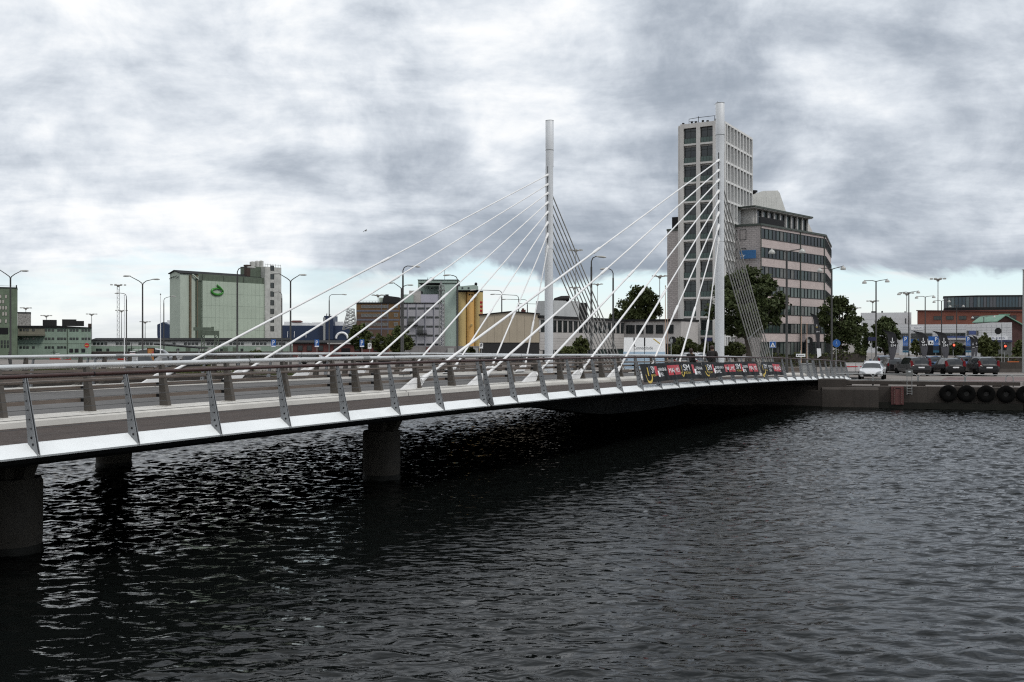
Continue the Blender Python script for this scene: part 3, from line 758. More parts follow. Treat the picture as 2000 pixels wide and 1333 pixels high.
part('penthouse_slope', HC, OF, lambda m: m.prism([(PX+.01, ph0), (PX+.01, ph1-.43), (PX+.4, ph1-.43), (PX+3.6, ph0)], 3.0, 8.4, 'xz'))
part('terrace_screen', BLACK, OF, lambda m: m.box(-.1, 8.2, .05, .09, z7+.065, z7+1.2))
for i in range(9):
    s_ = .4+.75*i; part('terrace_baluster', GALV, OF, lambda m: m.tube((endd.x*s_, endd.y*s_+.1, z7), (endd.x*s_, endd.y*s_+.1, z7+1.2), .025, n=5))
part('terrace_rail', GALV, OF, lambda m: m.tube((endd.x*.1, endd.y*.1+.1, z7+1.2), (endd.x*6.8, endd.y*6.8+.1, z7+1.2), .04, n=6))
part('roof_hut', BLACK, OF, lambda m: m.prism([toloc(of, *p) for p in ((27.9, 173.6), (29.5, 172.8), (30.4, 174.4), (28.8, 175.2))], z7-.2, z7+2.2, 'xy'))
wsf = Fr(44.2, 186, 0)
ws = wsf.root('roof_plant_room', 'white ribbed metal plant room with sloping side above the office roof', 'plant room')
poly = [(wsf.s(u), wsf.z(u, v)) for u, v in ((1461, 420), (1461, 386), (1476, 378.5), (1490, 374), (1519, 373), (1523, 378), (1537, 420))]
part('shell', mat('white_ribbed_metal', (.70, .70, .67), .6, .12, 1, streak=.3), ws, lambda m: m.prism(poly, 0, 8, 'xz'))
for i in range(11):
    u = 1467+5*i; part('rib', MATS['white_ribbed_metal'], ws, lambda m: m.box(wsf.s(u), wsf.s(u)+.035, -.02, -.002, wsf.z(u, 416), wsf.z(u, 386)))
part('vent_cowl', BLACK, ws, lambda m: m.lathe([(.5, 0), (.5, .5), (.8, .55), (.8, .85), (.02, .95)], 12, (wsf.s(1475), 1.5, wsf.z(1475, 380))))
part('base', HC, ws, lambda m: m.box(wsf.s(1461), wsf.s(1536), .1, 7.9, of.z(1481, 437)-4, wsf.z(1500, 419.8)))

# ---- two-storey annex and the gabled hall
AW = mat('annex_white_boards', (.46, .44, .425), .75, .15, .8, streak=.25)
an = Fr(ray(1054, 135), 135, 60.2)
AN = an.root('annex_building', 'low two-storey grey-white annex with a dark strip of upper windows', 'building')
AL = an.s(1219); za = an.z(1100, 621); zw0, zw1 = an.z(1100, 650.5), an.z(1100, 627.5)
part('wall', AW, AN, lambda m: m.box(0, AL+2, .06, 3.5, GZ, za-.2))
part('rear_wall', AW, AN, lambda m: m.box(9, AL+1.9, 3.52, 8, GZ, za-.2))
part('roof_edge', DARKST, AN, lambda m: m.prism([(-.2, -.35), (AL+.1, -.35), (AL+2, 8.2), (8.8, 8.2), (8.8, 3.6), (-.2, 3.6)], za-.2, za+.15, 'xy'))
part('upper_wall', AW, AN, lambda m: m.box(.03, AL, -.02, .055, zw0-2.3, zw0-.02))
part('fascia_board', AW, AN, lambda m: m.box(.03, AL, -.03, .055, zw1+.02, za-.205))
nw = 17; pw = AL/nw; wm_ = win_mesh('window', pw*.68, zw1-zw0, .05, .09, [DFRAME, GLASS])
for i in range(nw): inst('window', wm_, AN, (i*pw+pw*.16, .045, zw0)); part('mullion_pier', AW, AN, lambda m: m.box(i*pw-.12, i*pw+pw*.12, -.05, .04, zw0, zw1+.015))
for i in range(8): w_ = inst('window', PANE[i % 2], AN, (1.0+i*AL/8, .045, GZ+.25)); w_.scale = (AL/8-.5, 1, zw0-2.45-GZ-.3)
for y_ in [zw0-.45-.4*i for i in range(5)]: part('board', AW, AN, lambda m: m.box(.05, AL, -.045, -.021, y_-.36, y_))
ac = Fr(an.o[0]+AL*an.c, an.o[1]+AL*an.n, -29.81)
AC = ac.root('annex_wing', 'low wing with square dark windows joining annex and tower', 'building')
cl_ = ac.s(1330); zb1 = ac.z(1270, 626)
part('wall', AW, AC, lambda m: m.box(.0, cl_, .1, 8, GZ, zb1-.2)); part('roof_edge', DARKST, AC, lambda m: m.box(-.1, cl_+.1, -.25, 8.2, zb1-.2, zb1+.12))
wm2 = None
for a, b in ((1223, 1239), (1242.5, 1256.5), (1261.5, 1275.5), (1281, 1295), (1305, 1315)):
    w_ = inst('window', PANE[0], AC, (ac.s(a), .09, ac.z(1270, 652.5))); w_.scale = (ac.s(b)-ac.s(a), 1, ac.z(1270, 635.5)-ac.z(1270, 652.5))
part('glazed_front', GLASS, AC, lambda m: m.box(.3, cl_-.2, .03, .098, GZ+.2, ac.z(1270, 672)))
rb = Fr(ray(1081, 150), 150, 40)
RB = rb.root('roof_cabin', 'pale windowless metal cabin with a black duct on the annex roof', 'cabin')
part('cabin', mat('cabin_grey', (.50, .51, .51), .6, .15, 1, streak=.2), RB, lambda m: m.box(0, rb.s(1131), 0, 4, za+.16, rb.z(1105, 588.5)))
part('plant_grille', DARKST, RB, lambda m: m.box(rb.s(1131)+.01, rb.s(1150), .3, 3, za+.16, rb.z(1140, 592)))
part('duct', BLACK, RB, lambda m: m.path([(1.2, 1, rb.z(1105, 590)), (1.2, 1, rb.z(1105, 587)), (2.2, .6, rb.z(1105, 585)), (3.2, .2, rb.z(1105, 585))], [.3, .3, .5, .55], 10))
hl = Fr(ray(937, 135), 135, 0)
HL = hl.root('gabled_hall', 'beige gabled hall with a black ground floor beside the annex', 'hall')
px = [(hl.s(937), hl.z(937, 617)), (hl.s(1000), hl.z(1000, 610.5)), (hl.s(1053.5), hl.z(1053, 615))]
zl = hl.z(1000, 670)
BEI = mat('beige_cladding', (.40, .345, .265), .7, .12, .5, streak=.12)
part('upper_wall', BEI, HL, lambda m: m.prism([(px[0][0], zl), px[0], px[1], px[2], (px[2][0], zl)], -.06, 22, 'xz'))
part('lower_wall', mat('black_boarding', (.016, .016, .017), .7, .3, 2), HL, lambda m: m.box(px[0][0]+.03, px[2][0]-.02, .02, 22, GZ, zl-.004))
part('roof_trim', BLACK, HL, lambda m: [m.prism([(px[0][0]-.15, px[0][1]-.02), (px[0][0]-.15, px[0][1]+.14), (px[1][0], px[1][1]+.16), (px[2][0]+.1, px[2][1]+.14), (px[2][0]+.1, px[2][1]+.004), (px[1][0], px[1][1]+.004), (px[0][0], px[0][1]+.004)], -.25, 22.2, 'xz')])
pn = 8
for i in range(pn):
    xa = px[0][0]+(px[2][0]-px[0][0])*i/pn; part('cladding_seam', mat('beige_seam', (.28, .24, .19), .7), HL, lambda m: m.box(xa-.012, xa+.012, -.075, -.061, zl, px[0][1]-.05))
part('roof_vent', mat('rust_red', (.10, .03, .025), .7, .3, 3), HL, lambda m: [m.box(hl.s(1018), hl.s(1027), 1, 2, px[1][1]-.1, px[1][1]+.35), m.box(hl.s(1019.5), hl.s(1024), 1.1, 1.9, px[1][1]+.351, px[1][1]+.55)])

# ---- harbour silos and sheds on the left
SG = mat('sage_green_cladding', (.41, .48, .395), .7, .12, .25, streak=.2)
SGL = mat('sage_light', (.44, .50, .43), .7, .12, .3, streak=.25)
SGD = mat('dark_green_cladding', (.105, .135, .10), .75, .3, .8, streak=.4, dirt=.2)
STONE = mat('weathered_white_wall', (.50, .505, .48), .85, .3, .6, streak=.5, dirt=.3)
so = Fr(-100, 300, 53.6)
SO = so.root('grain_silo', 'big sage-green grain silo with a green emblem and white stair tower', 'silo')
Ls = so.s(517); zr = so.z(352, 533); zbk = GZ-1
part('body', SGL, SO, lambda m: m.prism([(0, zbk), (0, zr-.3), (2.6, zr+.55), (5.2, zr-.3), (5.2, zbk)], 0, Ls, 'yz'))
part('roof', DARKST, SO, lambda m: m.prism([(-.35, zr-.33), (-.35, zr-.1), (2.6, zr+.86), (5.5, zr-.1), (5.5, zr-.33), (2.6, zr+.56)], -.4, Ls+.1, 'yz'))
xm = so.s(396, -1.2); zmt = so.z(396, 549, -1.2)
part('main_bin', SG, SO, lambda m: m.box(xm, Ls-.02, -1.2, -.004, zbk, zmt))
for i in range(1, 16): part('cladding_seam', mat('sage_seam', (.235, .285, .235), .7), SO, lambda m: m.box(xm+(Ls-xm)*i/16-.015, xm+(Ls-xm)*i/16+.015, -1.225, -1.201, zbk, zmt-.05))
for i in range(1, 6): part('cladding_joint', MATS['sage_seam'], SO, lambda m: m.box(xm, Ls-.03, -1.222, -1.202, zbk+(zmt-zbk)*i/6-.02, zbk+(zmt-zbk)*i/6+.02))
part('sign_band', SGD, SO, lambda m: m.box(so.s(388, -.9), Ls-.03, -.9, -.003, zmt+.003, so.z(396, 536, -.9)))
for i in range(4): part('band_post', BLACK, SO, lambda m: m.box(xm+(Ls-xm)*i/3.2, xm+(Ls-xm)*i/3.2+.1, -.95, -.901, zmt+.1, so.z(396, 537, -.9)))
part('bin_edge', SGD, SO, lambda m: m.box(so.s(384, -.6), xm-.01, -.6, -.003, zbk, zmt+.6))
for u, w in ((370.5, .35), (383.5, .3)): part('rusty_pipe', mat('rust_pipe', (.16, .125, .08), .8, .4, 1), SO, lambda m: m.tube((so.s(u), -.35, zbk), (so.s(u), -.35, so.z(u, 538)), w, n=10))
part('spout', SGL, SO, lambda m: [m.path([(so.s(374), -.5, so.z(374, 537)), (so.s(384), -.7, so.z(384, 546))], .22, 8), m.box(so.s(384), so.s(388), -.9, -.61, so.z(386, 549), so.z(386, 540))])
tw0, tw1 = so.s(518, -1.6), so.s(549.5, -1.6)
part('stair_tower', STONE, SO, lambda m: m.box(tw0, tw1, -1.6, 6, zbk, so.z(530, 522.5, -1.6)))
smw = win_mesh('window', 1.5, 1.7, .1, .12, [DFRAME, GLASS])
for k in range(8): inst('window', smw, SO, (so.s(528, -1.6), -1.57, so.z(530, 529.5+16.9*k, -1.6)))
part('head_house', SGD, SO, lambda m: m.box(so.s(489), tw0-.02, .6, 5, zr-.2, so.z(505, 522)))
part('chimney', mat('chimney_dark', (.05, .03, .024), .8, .3, 2), SO, lambda m: [m.box(so.s(482, .5), so.s(489, .5), .5, 1.8, zr-.3, so.z(485, 521, .5)), m.box(so.s(481.5, .5), so.s(489.8, .5), .3, 2.0, so.z(485, 521, .5), so.z(485, 518, .5))])
for a, b, v in ((495, 504, 512.5), (504.5, 512, 510.5), (512.5, 520, 509.5)):
    part('roof_tank', STONE, SO, lambda m: m.lathe([(so.s(b)/2-so.s(a)/2, 0), (so.s(b)/2-so.s(a)/2, so.z(505, v)-so.z(505, 522)), (.05, so.z(505, v)-so.z(505, 522)+.3)], 14, ((so.s(a)+so.s(b))/2, 1.6, so.z(505, 522.2))))
part('tower_railing', GALV, SO, lambda m: [m.tube((tw0+.1+(tw1-tw0-.2)*i/6, -1.4, so.z(530, 522.5, -1.6)), (tw0+.1+(tw1-tw0-.2)*i/6, -1.4, so.z(530, 516.5, -1.6)), .06, n=5) for i in range(7)]+[m.tube((tw0+.1, -1.4, so.z(530, 518, -1.6)), (tw1-.1, -1.4, so.z(530, 518, -1.6)), .05, n=5)])
# emblem: fat ring with a curling tail
cx_, cz_ = so.s(424.5, -1.4), so.z(424.5, 570.5, -1.4); rw, rh = (so.s(437, -1.4)-so.s(413.5, -1.4))/2, (so.z(424, 561, -1.4)-so.z(424, 579, -1.4))/2
pts, rs = [], []
for i in range(34):
    a = R(62)+R(372)*i/33
    pts.append((cx_+rw*.92*math.cos(a), -1.42-.22*(i > 27), cz_+rh*.66*math.sin(a))); rs.append(.14+.26*math.sin(math.pi*min(1, i/30))**.6)
tail = [(cx_+rw*.36, -1.6, cz_+rh*.92), (cx_+rw*.12, -1.6, cz_+rh*1.12), (cx_-rw*.04, -1.55, cz_+rh*1.45), (cx_+rw*.02, -1.5, cz_+rh*1.72)]
part('emblem', mat('emblem_green', (.04, .24, .03), .4, .3, .7), SO, lambda m: [m.path(pts, rs, 10), m.path([pts[-4], *tail], [.3, .32, .3, .2, .05], 10)])
for x_, z_ in ((.8, .4), (1.9, .7), (3.2, .5), (4.3, .3)): part('wall_bracket', BLACK, SO, lambda m: m.tube((-.02, x_, zr-1.6+z_), (-.6, x_+.4, zr-2.2+z_), .10, n=5))
gantry = Fr(ray(378, 285), 285, 20)
GA = gantry.root('loading_gantry', 'dark green conveyor gantry on lattice legs before the silo', 'gantry')
z_a, z_b = gantry.z(400, 652), gantry.z(400, 643)
part('conveyor', SGD, GA, lambda m: [m.box(0, gantry.s(418), 0, 1.6, z_a+.8, z_b+.4), m.box(gantry.s(394), gantry.s(428), .1, 1.5, gantry.z(410, 656), z_a+.75), m.box(gantry.s(413), gantry.s(418.5), .2, 1.4, z_b+.42, gantry.z(415, 639))])
for u in (394, 399, 420, 427): part('leg', SGD, GA, lambda m: m.tube((gantry.s(u), .8, GZ), (gantry.s(u), .8, gantry.z(410, 655)), .16, n=6))
for u in (394, 420):
    for k in range(5): part('brace', SGD, GA, lambda m: m.tube((gantry.s(u), .8, gantry.z(u, 690-7*k)), (gantry.s(u+6), .8, gantry.z(u, 684-7*k)), .08, n=5))

lowm = [win_mesh('window', .78, .78, .07, .09, [DFRAME, GLASS])]
# low shed under the silo
sh = Fr(ray(178, 292), 292, 0)
SH = sh.root('harbour_shed', 'long low white and green harbour shed with a dark roof', 'shed')
GRN = mat('mint_wall', (.26, .34, .275), .8, .2, .4, streak=.35, dirt=.15)
part('lower_wall', GRN, SH, lambda m: m.box(0, sh.s(560), 0, 8, -.5, sh.z(300, 677)))
part('upper_wall', mat('offwhite_wall', (.52, .53, .52), .8, .2, .4, streak=.35), SH, lambda m: m.box(0, sh.s(560), -.03, 8, sh.z(300, 677), sh.z(300, 667)))
part('roof', DARKST, SH, lambda m: m.prism([(-.5, sh.z(300, 667)), (-.5, sh.z(300, 665.5)), (4, sh.z(300, 661)), (8.5, sh.z(300, 665.5)), (8.5, sh.z(300, 667))], -.3, sh.s(560)+.3, 'yz'))
i = 0; u = 182.0
while u < 552:
    if i % 6 < 4 and not 322 < u < 332: inst('window', lowm[0], SH, (sh.s(u), -.02, sh.z(300, 674.5)), 0, (1.05, 1, .9))
    u += 7.4; i += 1
for u0 in (188, 194, 208, 250, 345, 430, 470): inst('window', lowm[0], SH, (sh.s(u0), .01, sh.z(300, 687)), 0, (1.0, 1, 1.0))
for u0, c_ in ((363, SGD), (391, STONE), (404, STONE), (436, SGD), (455, SGD), (500, STONE)): part('door', c_, SH, lambda m: m.box(sh.s(u0), sh.s(u0+9), -.06, -.004, sh.z(300, 695), sh.z(300, 679.5)))
# mint three-storey warehouse
mw = Fr(ray(34, 280), 280, 23)
MW = mw.root('green_warehouse', 'three-storey mint-green warehouse with small dark windows and black roof tanks', 'warehouse')
part('wall', GRN, MW, lambda m: m.box(0, mw.s(178.3), 0, 10, -.5, mw.z(100, 641)))
part('stained_wall', mat('stained_brown', (.22, .21, .165), .85, .35, .5, dirt=.4), MW, lambda m: m.box(0, mw.s(88), -.03, -.003, mw.z(60, 657), mw.z(60, 641.5)))
part('roof', DARKST, MW, lambda m: m.prism([(-.2, mw.z(34, 641)), (-.2, mw.z(34, 637)), (mw.s(110), mw.z(110, 637)), (mw.s(178.8), mw.z(178, 640.5)), (mw.s(178.8), mw.z(178, 642))], -.3, 10.2, 'xz'))
part('canopy', mat('canopy_grey', (.16, .155, .12), .8, .3, 2), MW, lambda m: m.box(-1.5, mw.s(88.5), -2.2, -.035, mw.z(60, 657), mw.z(60, 654)))
for a, b, v in ((83, 110, 625.5), (121, 149, 624.3), (149.3, 164, 627.2)): part('roof_tank', mat('tank_black', (.006, .006, .006), .6, .2, 2), MW, lambda m: m.box(mw.s(a), mw.s(b), 1, 5, mw.z(100, 637.3), mw.z(100, v)))
part('chimney', MATS['chimney_dark'], MW, lambda m: m.box(mw.s(172), mw.s(178.5), .5, 1.6, mw.z(170, 641.5), mw.z(175, 633)))
for v in (648, 664.5, 681.5):
    for u0 in (38, 45, 51.5, 63, 87.5, 94, 101, 112, 118, 124.5, 136, 142, 148.5, 159.5, 165.5, 172):
        if v > 680 and u0 > 130: continue
        inst('window', lowm[0], MW, (mw.s(u0), -.01, mw.z(100, v)), 0, (.82, 1, .8))
for u0 in (135.5, 146, 159): inst('window', lowm[0], MW, (mw.s(u0), -.01, mw.z(100, 689.5)), 0, (1.3, 1, 1.4))
for u0 in (34.5, 132): part('downpipe', SGD, MW, lambda m: m.tube((mw.s(u0), -.12, 0), (mw.s(u0), -.12, mw.z(100, 641)), .12, n=6))
part('wall_line', SGD, MW, lambda m: m.box(0, mw.s(178), -.05, -.031, mw.z(100, 672.4), mw.z(100, 671.8)))
gt = Fr(ray(-70, 262), 262, 26)
GT = gt.root('green_tower_warehouse', 'tall weathered dark green warehouse with bricked-up white windows', 'warehouse')
part('wall', mat('weathered_green', (.15, .195, .135), .85, .35, .5, streak=.5, dirt=.35), GT, lambda m: m.box(0, gt.s(33.6), 0, 12, -.5, gt.z(0, 563)))
part('parapet', BLACK, GT, lambda m: m.box(-.2, gt.s(34), -.2, 12.2, gt.z(0, 563), gt.z(0, 561.5)))
part('loading_bay', BLACK, GT, lambda m: m.box(0, gt.s(16), -.05, -.004, gt.z(0, 654), gt.z(0, 641)))
pm = win_mesh('window', 1, 1, .08, .08, [SGD, mat('bricked_window', (.48, .45, .41), .85, .4, 2)])
for ix in range(14):
    for j, v in enumerate((584, 594, 606, 618, 632)):
        if (ix*7+j*5) % 4: inst('window', pm, GT, (gt.s(-62+5.5*ix), -.01, gt.z(0, v)), 0, (.55, 1, 1.15))
for ix in range(13):
    for v in (672, 680): inst('window', lowm[0], GT, (gt.s(-58+6*ix), -.01, gt.z(0, v)), 0, (.5, 1, 1.1))
part('roof_rail', GALV, GT, lambda m: m.tube((0, .3, gt.z(0, 559)), (gt.s(33), .3, gt.z(0, 559)), .06, n=5)); part('roof_lamp', BLACK, GT, lambda m: m.box(gt.s(31), gt.s(33.4), 0, .5, gt.z(0, 561.5), gt.z(0, 557)))
bb = Fr(ray(34.5, 292), 292, 25)
BB = bb.root('rough_brick_block', 'small rough grey-white brick block beside the tall green warehouse', 'building')
part('wall', mat('rough_whitewash', (.40, .39, .37), .9, .6, 2.2, col2=(.13, .12, .115)), BB, lambda m: m.box(0, bb.s(60), 0, 6, GZ, bb.z(50, 612.5)))
part('coping', BLACK, BB, lambda m: m.box(-.1, bb.s(60.3), -.15, 6.1, bb.z(50, 612.5), bb.z(50, 610.5)))

# ---- blue ship behind the silo
shp = Fr(ray(306, 460), 460, 0)
SHP = shp.root('blue_ship', 'large dark blue cargo ship with white deckhouses and a tall funnel', 'ship')
NAVY = mat('ship_navy', (.008, .022, .062), .5, .2, .2)
part('hull', NAVY, SHP, lambda m: m.prism([(shp.s(311), -1), (shp.s(307), shp.z(307, 655)), (shp.s(307), shp.z(307, 635)), (shp.s(318), shp.z(318, 630)), (shp.s(330), shp.z(330, 636)), (shp.s(705), shp.z(600, 637)), (shp.s(712), -1)], 0, 26, 'xz'))
part('deck_rail', WHITE, SHP, lambda m: m.box(shp.s(552), shp.s(640), .3, .5, shp.z(600, 637), shp.z(600, 635)))
for a, b, v in ((322, 331, 626), (552, 568, 629), (568, 600, 631), (607, 632, 630.5), (650, 668, 629), (668, 690, 632)): part('deckhouse', WHITE, SHP, lambda m: m.box(shp.s(a), shp.s(b), 3, 18, shp.z(600, 638), shp.z(600, v)))
part('lifeboat', PINK, SHP, lambda m: m.path([(shp.s(567), 1.5, shp.z(600, 629.5)), (shp.s(570), 1.5, shp.z(600, 629)), (shp.s(586), 1.5, shp.z(600, 629)), (shp.s(590), 1.5, shp.z(600, 629.5))], [.2, .55, .55, .2], 8))
part('funnel', NAVY, SHP, lambda m: m.box(shp.s(634), shp.s(652), -1.5, 10, shp.z(600, 664), shp.z(600, 618)))
part('exhaust', GALV, SHP, lambda m: [m.tube((shp.s(634.8), -1.8, shp.z(600, 670)), (shp.s(634.8), -1.8, shp.z(600, 621)), .55, n=8), m.tube((shp.s(636), 2, shp.z(600, 618)), (shp.s(637), 2, shp.z(600, 613)), .25, n=6), m.tube((shp.s(642), 2, shp.z(600, 618)), (shp.s(643), 2, shp.z(600, 614)), .25, n=6)])
ap = [(shp.s(668)+2.6*math.cos(math.pi*i/12)*1.05, shp.z(668, 662)+2.7*math.sin(math.pi*i/12)) for i in range(13)]
part('hull_emblem', SIGNW, SHP, lambda m: m.path([(x, -.12, z) for x, z in ap], .55, 6))
for u in (562, 575, 598): part('derrick', WHITE, SHP, lambda m: m.tube((shp.s(u), -.5, shp.z(600, 660)), (shp.s(u+.6), -.5, shp.z(600, 648)), .12, n=5))
lt = Fr(ray(670, 420), 420, 0)
LT = lt.root('lattice_crane_tower', 'grey steel lattice tower rising behind the ship and trees', 'tower')
def lattice(m, fr, ub, ut, vb, vt, n, d, r):
    (a0, a1), (b0, b1) = ub, ut
    P = lambda k, side, dd: (fr.s(a0+(b0-a0)*k/n)*(1-side)+fr.s(a1+(b1-a1)*k/n)*side, dd*d, fr.z((a0+a1)/2, vb+(vt-vb)*k/n))
    for k in range(n):
        for dd in (0, 1):
            for sd in (0, 1): m.tube(P(k, sd, dd), P(k+1, sd, dd), r, n=5)
            if dd: [m.tube(P(k+1, sd, 0), P(k+1, sd, 1), r*.6, n=4) for sd in (0, 1)]
            m.tube(P(k, 0, dd), P(k+1, 1, dd), r*.6, n=4); m.tube(P(k, 1, dd), P(k+1, 0, dd), r*.6, n=4); m.tube(P(k+1, 0, dd), P(k+1, 1, dd), r*.6, n=4)
part('lattice', GALV, LT, lambda m: lattice(m, lt, (669, 695), (678, 690), 645, 610, 5, 3, .2))
part('head', GALV, LT, lambda m: lattice(m, lt, (676, 690), (676, 690), 610, 604, 1, 3, .15))

# ---- mills in the middle distance
MZ = 300
OCH = mat('ochre_brick', (.15, .088, .038), .8, .25, .5, streak=.25); BRN = mat('brown_brick', (.10, .06, .042), .8, .25, .5, streak=.25)
BAND = mat('blue_grey_band', (.12, .125, .16), .7, .2, 1)
bo = Fr(ray(696, MZ), MZ, 0)
BO = bo.root('ochre_mill', 'brown and ochre brick mill with grey-blue floor bands and a black roof house', 'mill')
part('wall', OCH, BO, lambda m: m.box(0, bo.s(780), 0, 14, 0, bo.z(740, 594)))
part('brown_wall', BRN, BO, lambda m: m.box(.02, bo.s(757), -.03, -.003, 0, bo.z(740, 615)))
for v in (608, 625.5, 643, 660): part('floor_band', BAND, BO, lambda m: m.box(.01, bo.s(780)-.01, -.09, -.031, bo.z(740, v+1.6), bo.z(740, v-1.6)))
part('parapet', DARKST, BO, lambda m: m.box(-.15, bo.s(780.2), -.2, 14.1, bo.z(740, 594), bo.z(740, 591.5)))
bw_ = win_mesh('window', 1.35, 1.15, .1, .1, [mat('pale_frame', (.3, .3, .3), .6), CUR[2]])
for v in (602.5, 619.5, 637, 654.5):
    for i in range(7 if v < 640 else 3): inst('window', bw_, BO, (bo.s(706+7.4*i), -.02, bo.z(740, v)), 0, (.75, 1, .75))
    inst('window', bw_, BO, (bo.s(769.5), -.02, bo.z(740, v)), 0, (.85, 1, .85))
for u in (744, 757): part('pilaster', BAND, BO, lambda m: m.box(bo.s(u), bo.s(u)+.25, -.11, -.005, 0, bo.z(740, 594.5)))
part('roof_house', mat('tar_black', (.010, .010, .011), .7, .2, 1), BO, lambda m: [m.prism([(bo.s(745), bo.z(740, 591.4)), (bo.s(748), bo.z(740, 577)), (bo.s(778), bo.z(740, 581)), (bo.s(781), bo.z(740, 591.4))], 2, 10, 'xz'), m.box(bo.s(750), bo.s(756), 3, 4, bo.z(740, 578), bo.z(740, 575))])
part('roof_rail', GALV, BO, lambda m: [m.tube((bo.s(697+6*i), .2, bo.z(740, 592)), (bo.s(697+6*i), .2, bo.z(740, 588.5)), .05, n=4) for i in range(8)]+[m.tube((bo.s(697), .2, bo.z(740, 588.8)), (bo.s(739), .2, bo.z(740, 588.8)), .05, n=4)])
part('annex_roof', SGL, BO, lambda m: m.box(bo.s(737), bo.s(746), 4, 8, bo.z(740, 592), bo.z(740, 581)))
LIL = mat('lilac_grey_render', (.38, .375, .405), .8, .15, .5, streak=.2); MINT = mat('mint_render', (.36, .45, .405), .8, .12, .3, streak=.2)
li = Fr(ray(780.4, MZ+2), MZ+2, 0)
LI = li.root('lilac_mill', 'lilac-grey mill with rows of small windows and balconies', 'mill')
part('wall', LIL, LI, lambda m: m.box(0, li.s(866), 0, 12, 0, li.z(820, 594)))
part('parapet', DARKST, LI, lambda m: m.box(-.1, li.s(862), -.15, 12, li.z(820, 594), li.z(820, 592)))
sw2 = win_mesh('window', .52, .55, .06, .08, [DFRAME, GLASS])
for v in (605, 622.5, 640.5, 658, 675.5):
    for g in range(5):
        for i in range(4): inst('window', sw2, LI, (li.s(781.5+17*g+3.4*i), -.01, li.z(820, v)))
for u in (780.6, 795, 812, 829, 846, 862): part('pilaster', BAND, LI, lambda m: m.box(li.s(u), li.s(u)+.2, -.09, -.003, 0, li.z(820, 594.2)))
for u0, v in ((796, 637), (814, 654)):
    part('balcony', DARKST, LI, lambda m: [m.box(li.s(u0), li.s(u0+20), -1.2, -.1, li.z(820, v), li.z(820, v)+.25)]+[m.tube((li.s(u0+2*i), -1.15, li.z(820, v)), (li.s(u0+2*i), -1.15, li.z(820, v)+1.1), .05, n=4) for i in range(11)]+[m.tube((li.s(u0), -1.15, li.z(820, v)+1.1), (li.s(u0+20), -1.15, li.z(820, v)+1.1), .06, n=4)])
    part('balcony_door', CUR[2], LI, lambda m: m.box(li.s(u0+1), li.s(u0+12), -.06, -.012, li.z(820, v)+.3, li.z(820, v-15)))
for a, b, v, mm in ((781, 806, 575.5, MINT), (797, 820, 567.5, AW), (820.2, 855, 575, mat('pale_lilac', (.44, .43, .50), .7, .1, .5))): part('roof_house', mm, LI, lambda m: m.box(li.s(a), li.s(b), 2+(a > 790), 9+(a > 790), li.z(820, 592), li.z(820, v)))
mi_ = Fr(ray(814.5, MZ+12), MZ+12, 0)
MI = mi_.root('mint_mill', 'tall windowless mint-green mill block behind the lilac mill', 'mill')
part('rear_block', MINT, MI, lambda m: m.box(0, mi_.s(894), 3, 14, GZ, mi_.z(850, 547)))
part('front_block', MINT, MI, lambda m: m.box(mi_.s(866.5), mi_.s(894), -8, 2.99, GZ, mi_.z(880, 557)))
part('coping', BLACK, MI, lambda m: [m.box(-.1, mi_.s(894.5), 2.8, 14.1, mi_.z(850, 547), mi_.z(850, 545.8)), m.box(mi_.s(822), mi_.s(894.4), -8.2, 2.8, mi_.z(880, 557.4), mi_.z(880, 556.2))])
part('dark_edge', BLACK, MI, lambda m: m.box(mi_.s(893.6, -8)+.02, mi_.s(895.4, -8), -7.9, 2, GZ, mi_.z(880, 557)))
for u in (835, 842, 850): part('vent', BLACK, MI, lambda m: m.lathe([(.18, -.05), (.18, .02)], 10, (mi_.s(u), 2.95, mi_.z(850, 563)), axis='y'))
part('roof_vent', DARKST, MI, lambda m: [m.lathe([(.5, 0), (.5, .7), (.7, .75), (.05, .95)], 8, (mi_.s(841), 6, mi_.z(850, 546))), m.tube((mi_.s(866), 6, mi_.z(850, 546)), (mi_.s(866), 6, mi_.z(850, 524)), .06, n=4)]+[m.tube((mi_.s(833+3*i), 4, mi_.z(850, 546)), (mi_.s(833+3*i), 4, mi_.z(850, 541.5)), .06, n=4) for i in range(3)])
ms = Fr(ray(856, 296), 296, 0)
MS = ms.root('lattice_mast', 'slender grey lattice mast standing before the mint mill', 'mast')
part('lattice', GALV, MS, lambda m: lattice(m, ms, (857, 868), (858, 867), 680, 558, 16, 1.4, .10))
part('platform', GALV, MS, lambda m: [m.box(ms.s(855), ms.s(869), -.2, 1.7, ms.z(860, 568), ms.z(860, 567)), m.box(ms.s(859.5), ms.s(863), .3, 1, ms.z(860, 557), ms.z(860, 550))])
ys = Fr(ray(903, 304), 304, 0)
YEL = mat('yellow_silo', (.50, .375, .16), .7, .12, .3, streak=.2); YELB = mat('amber_silo', (.62, .37, .12), .7, .1, .3, streak=.15)
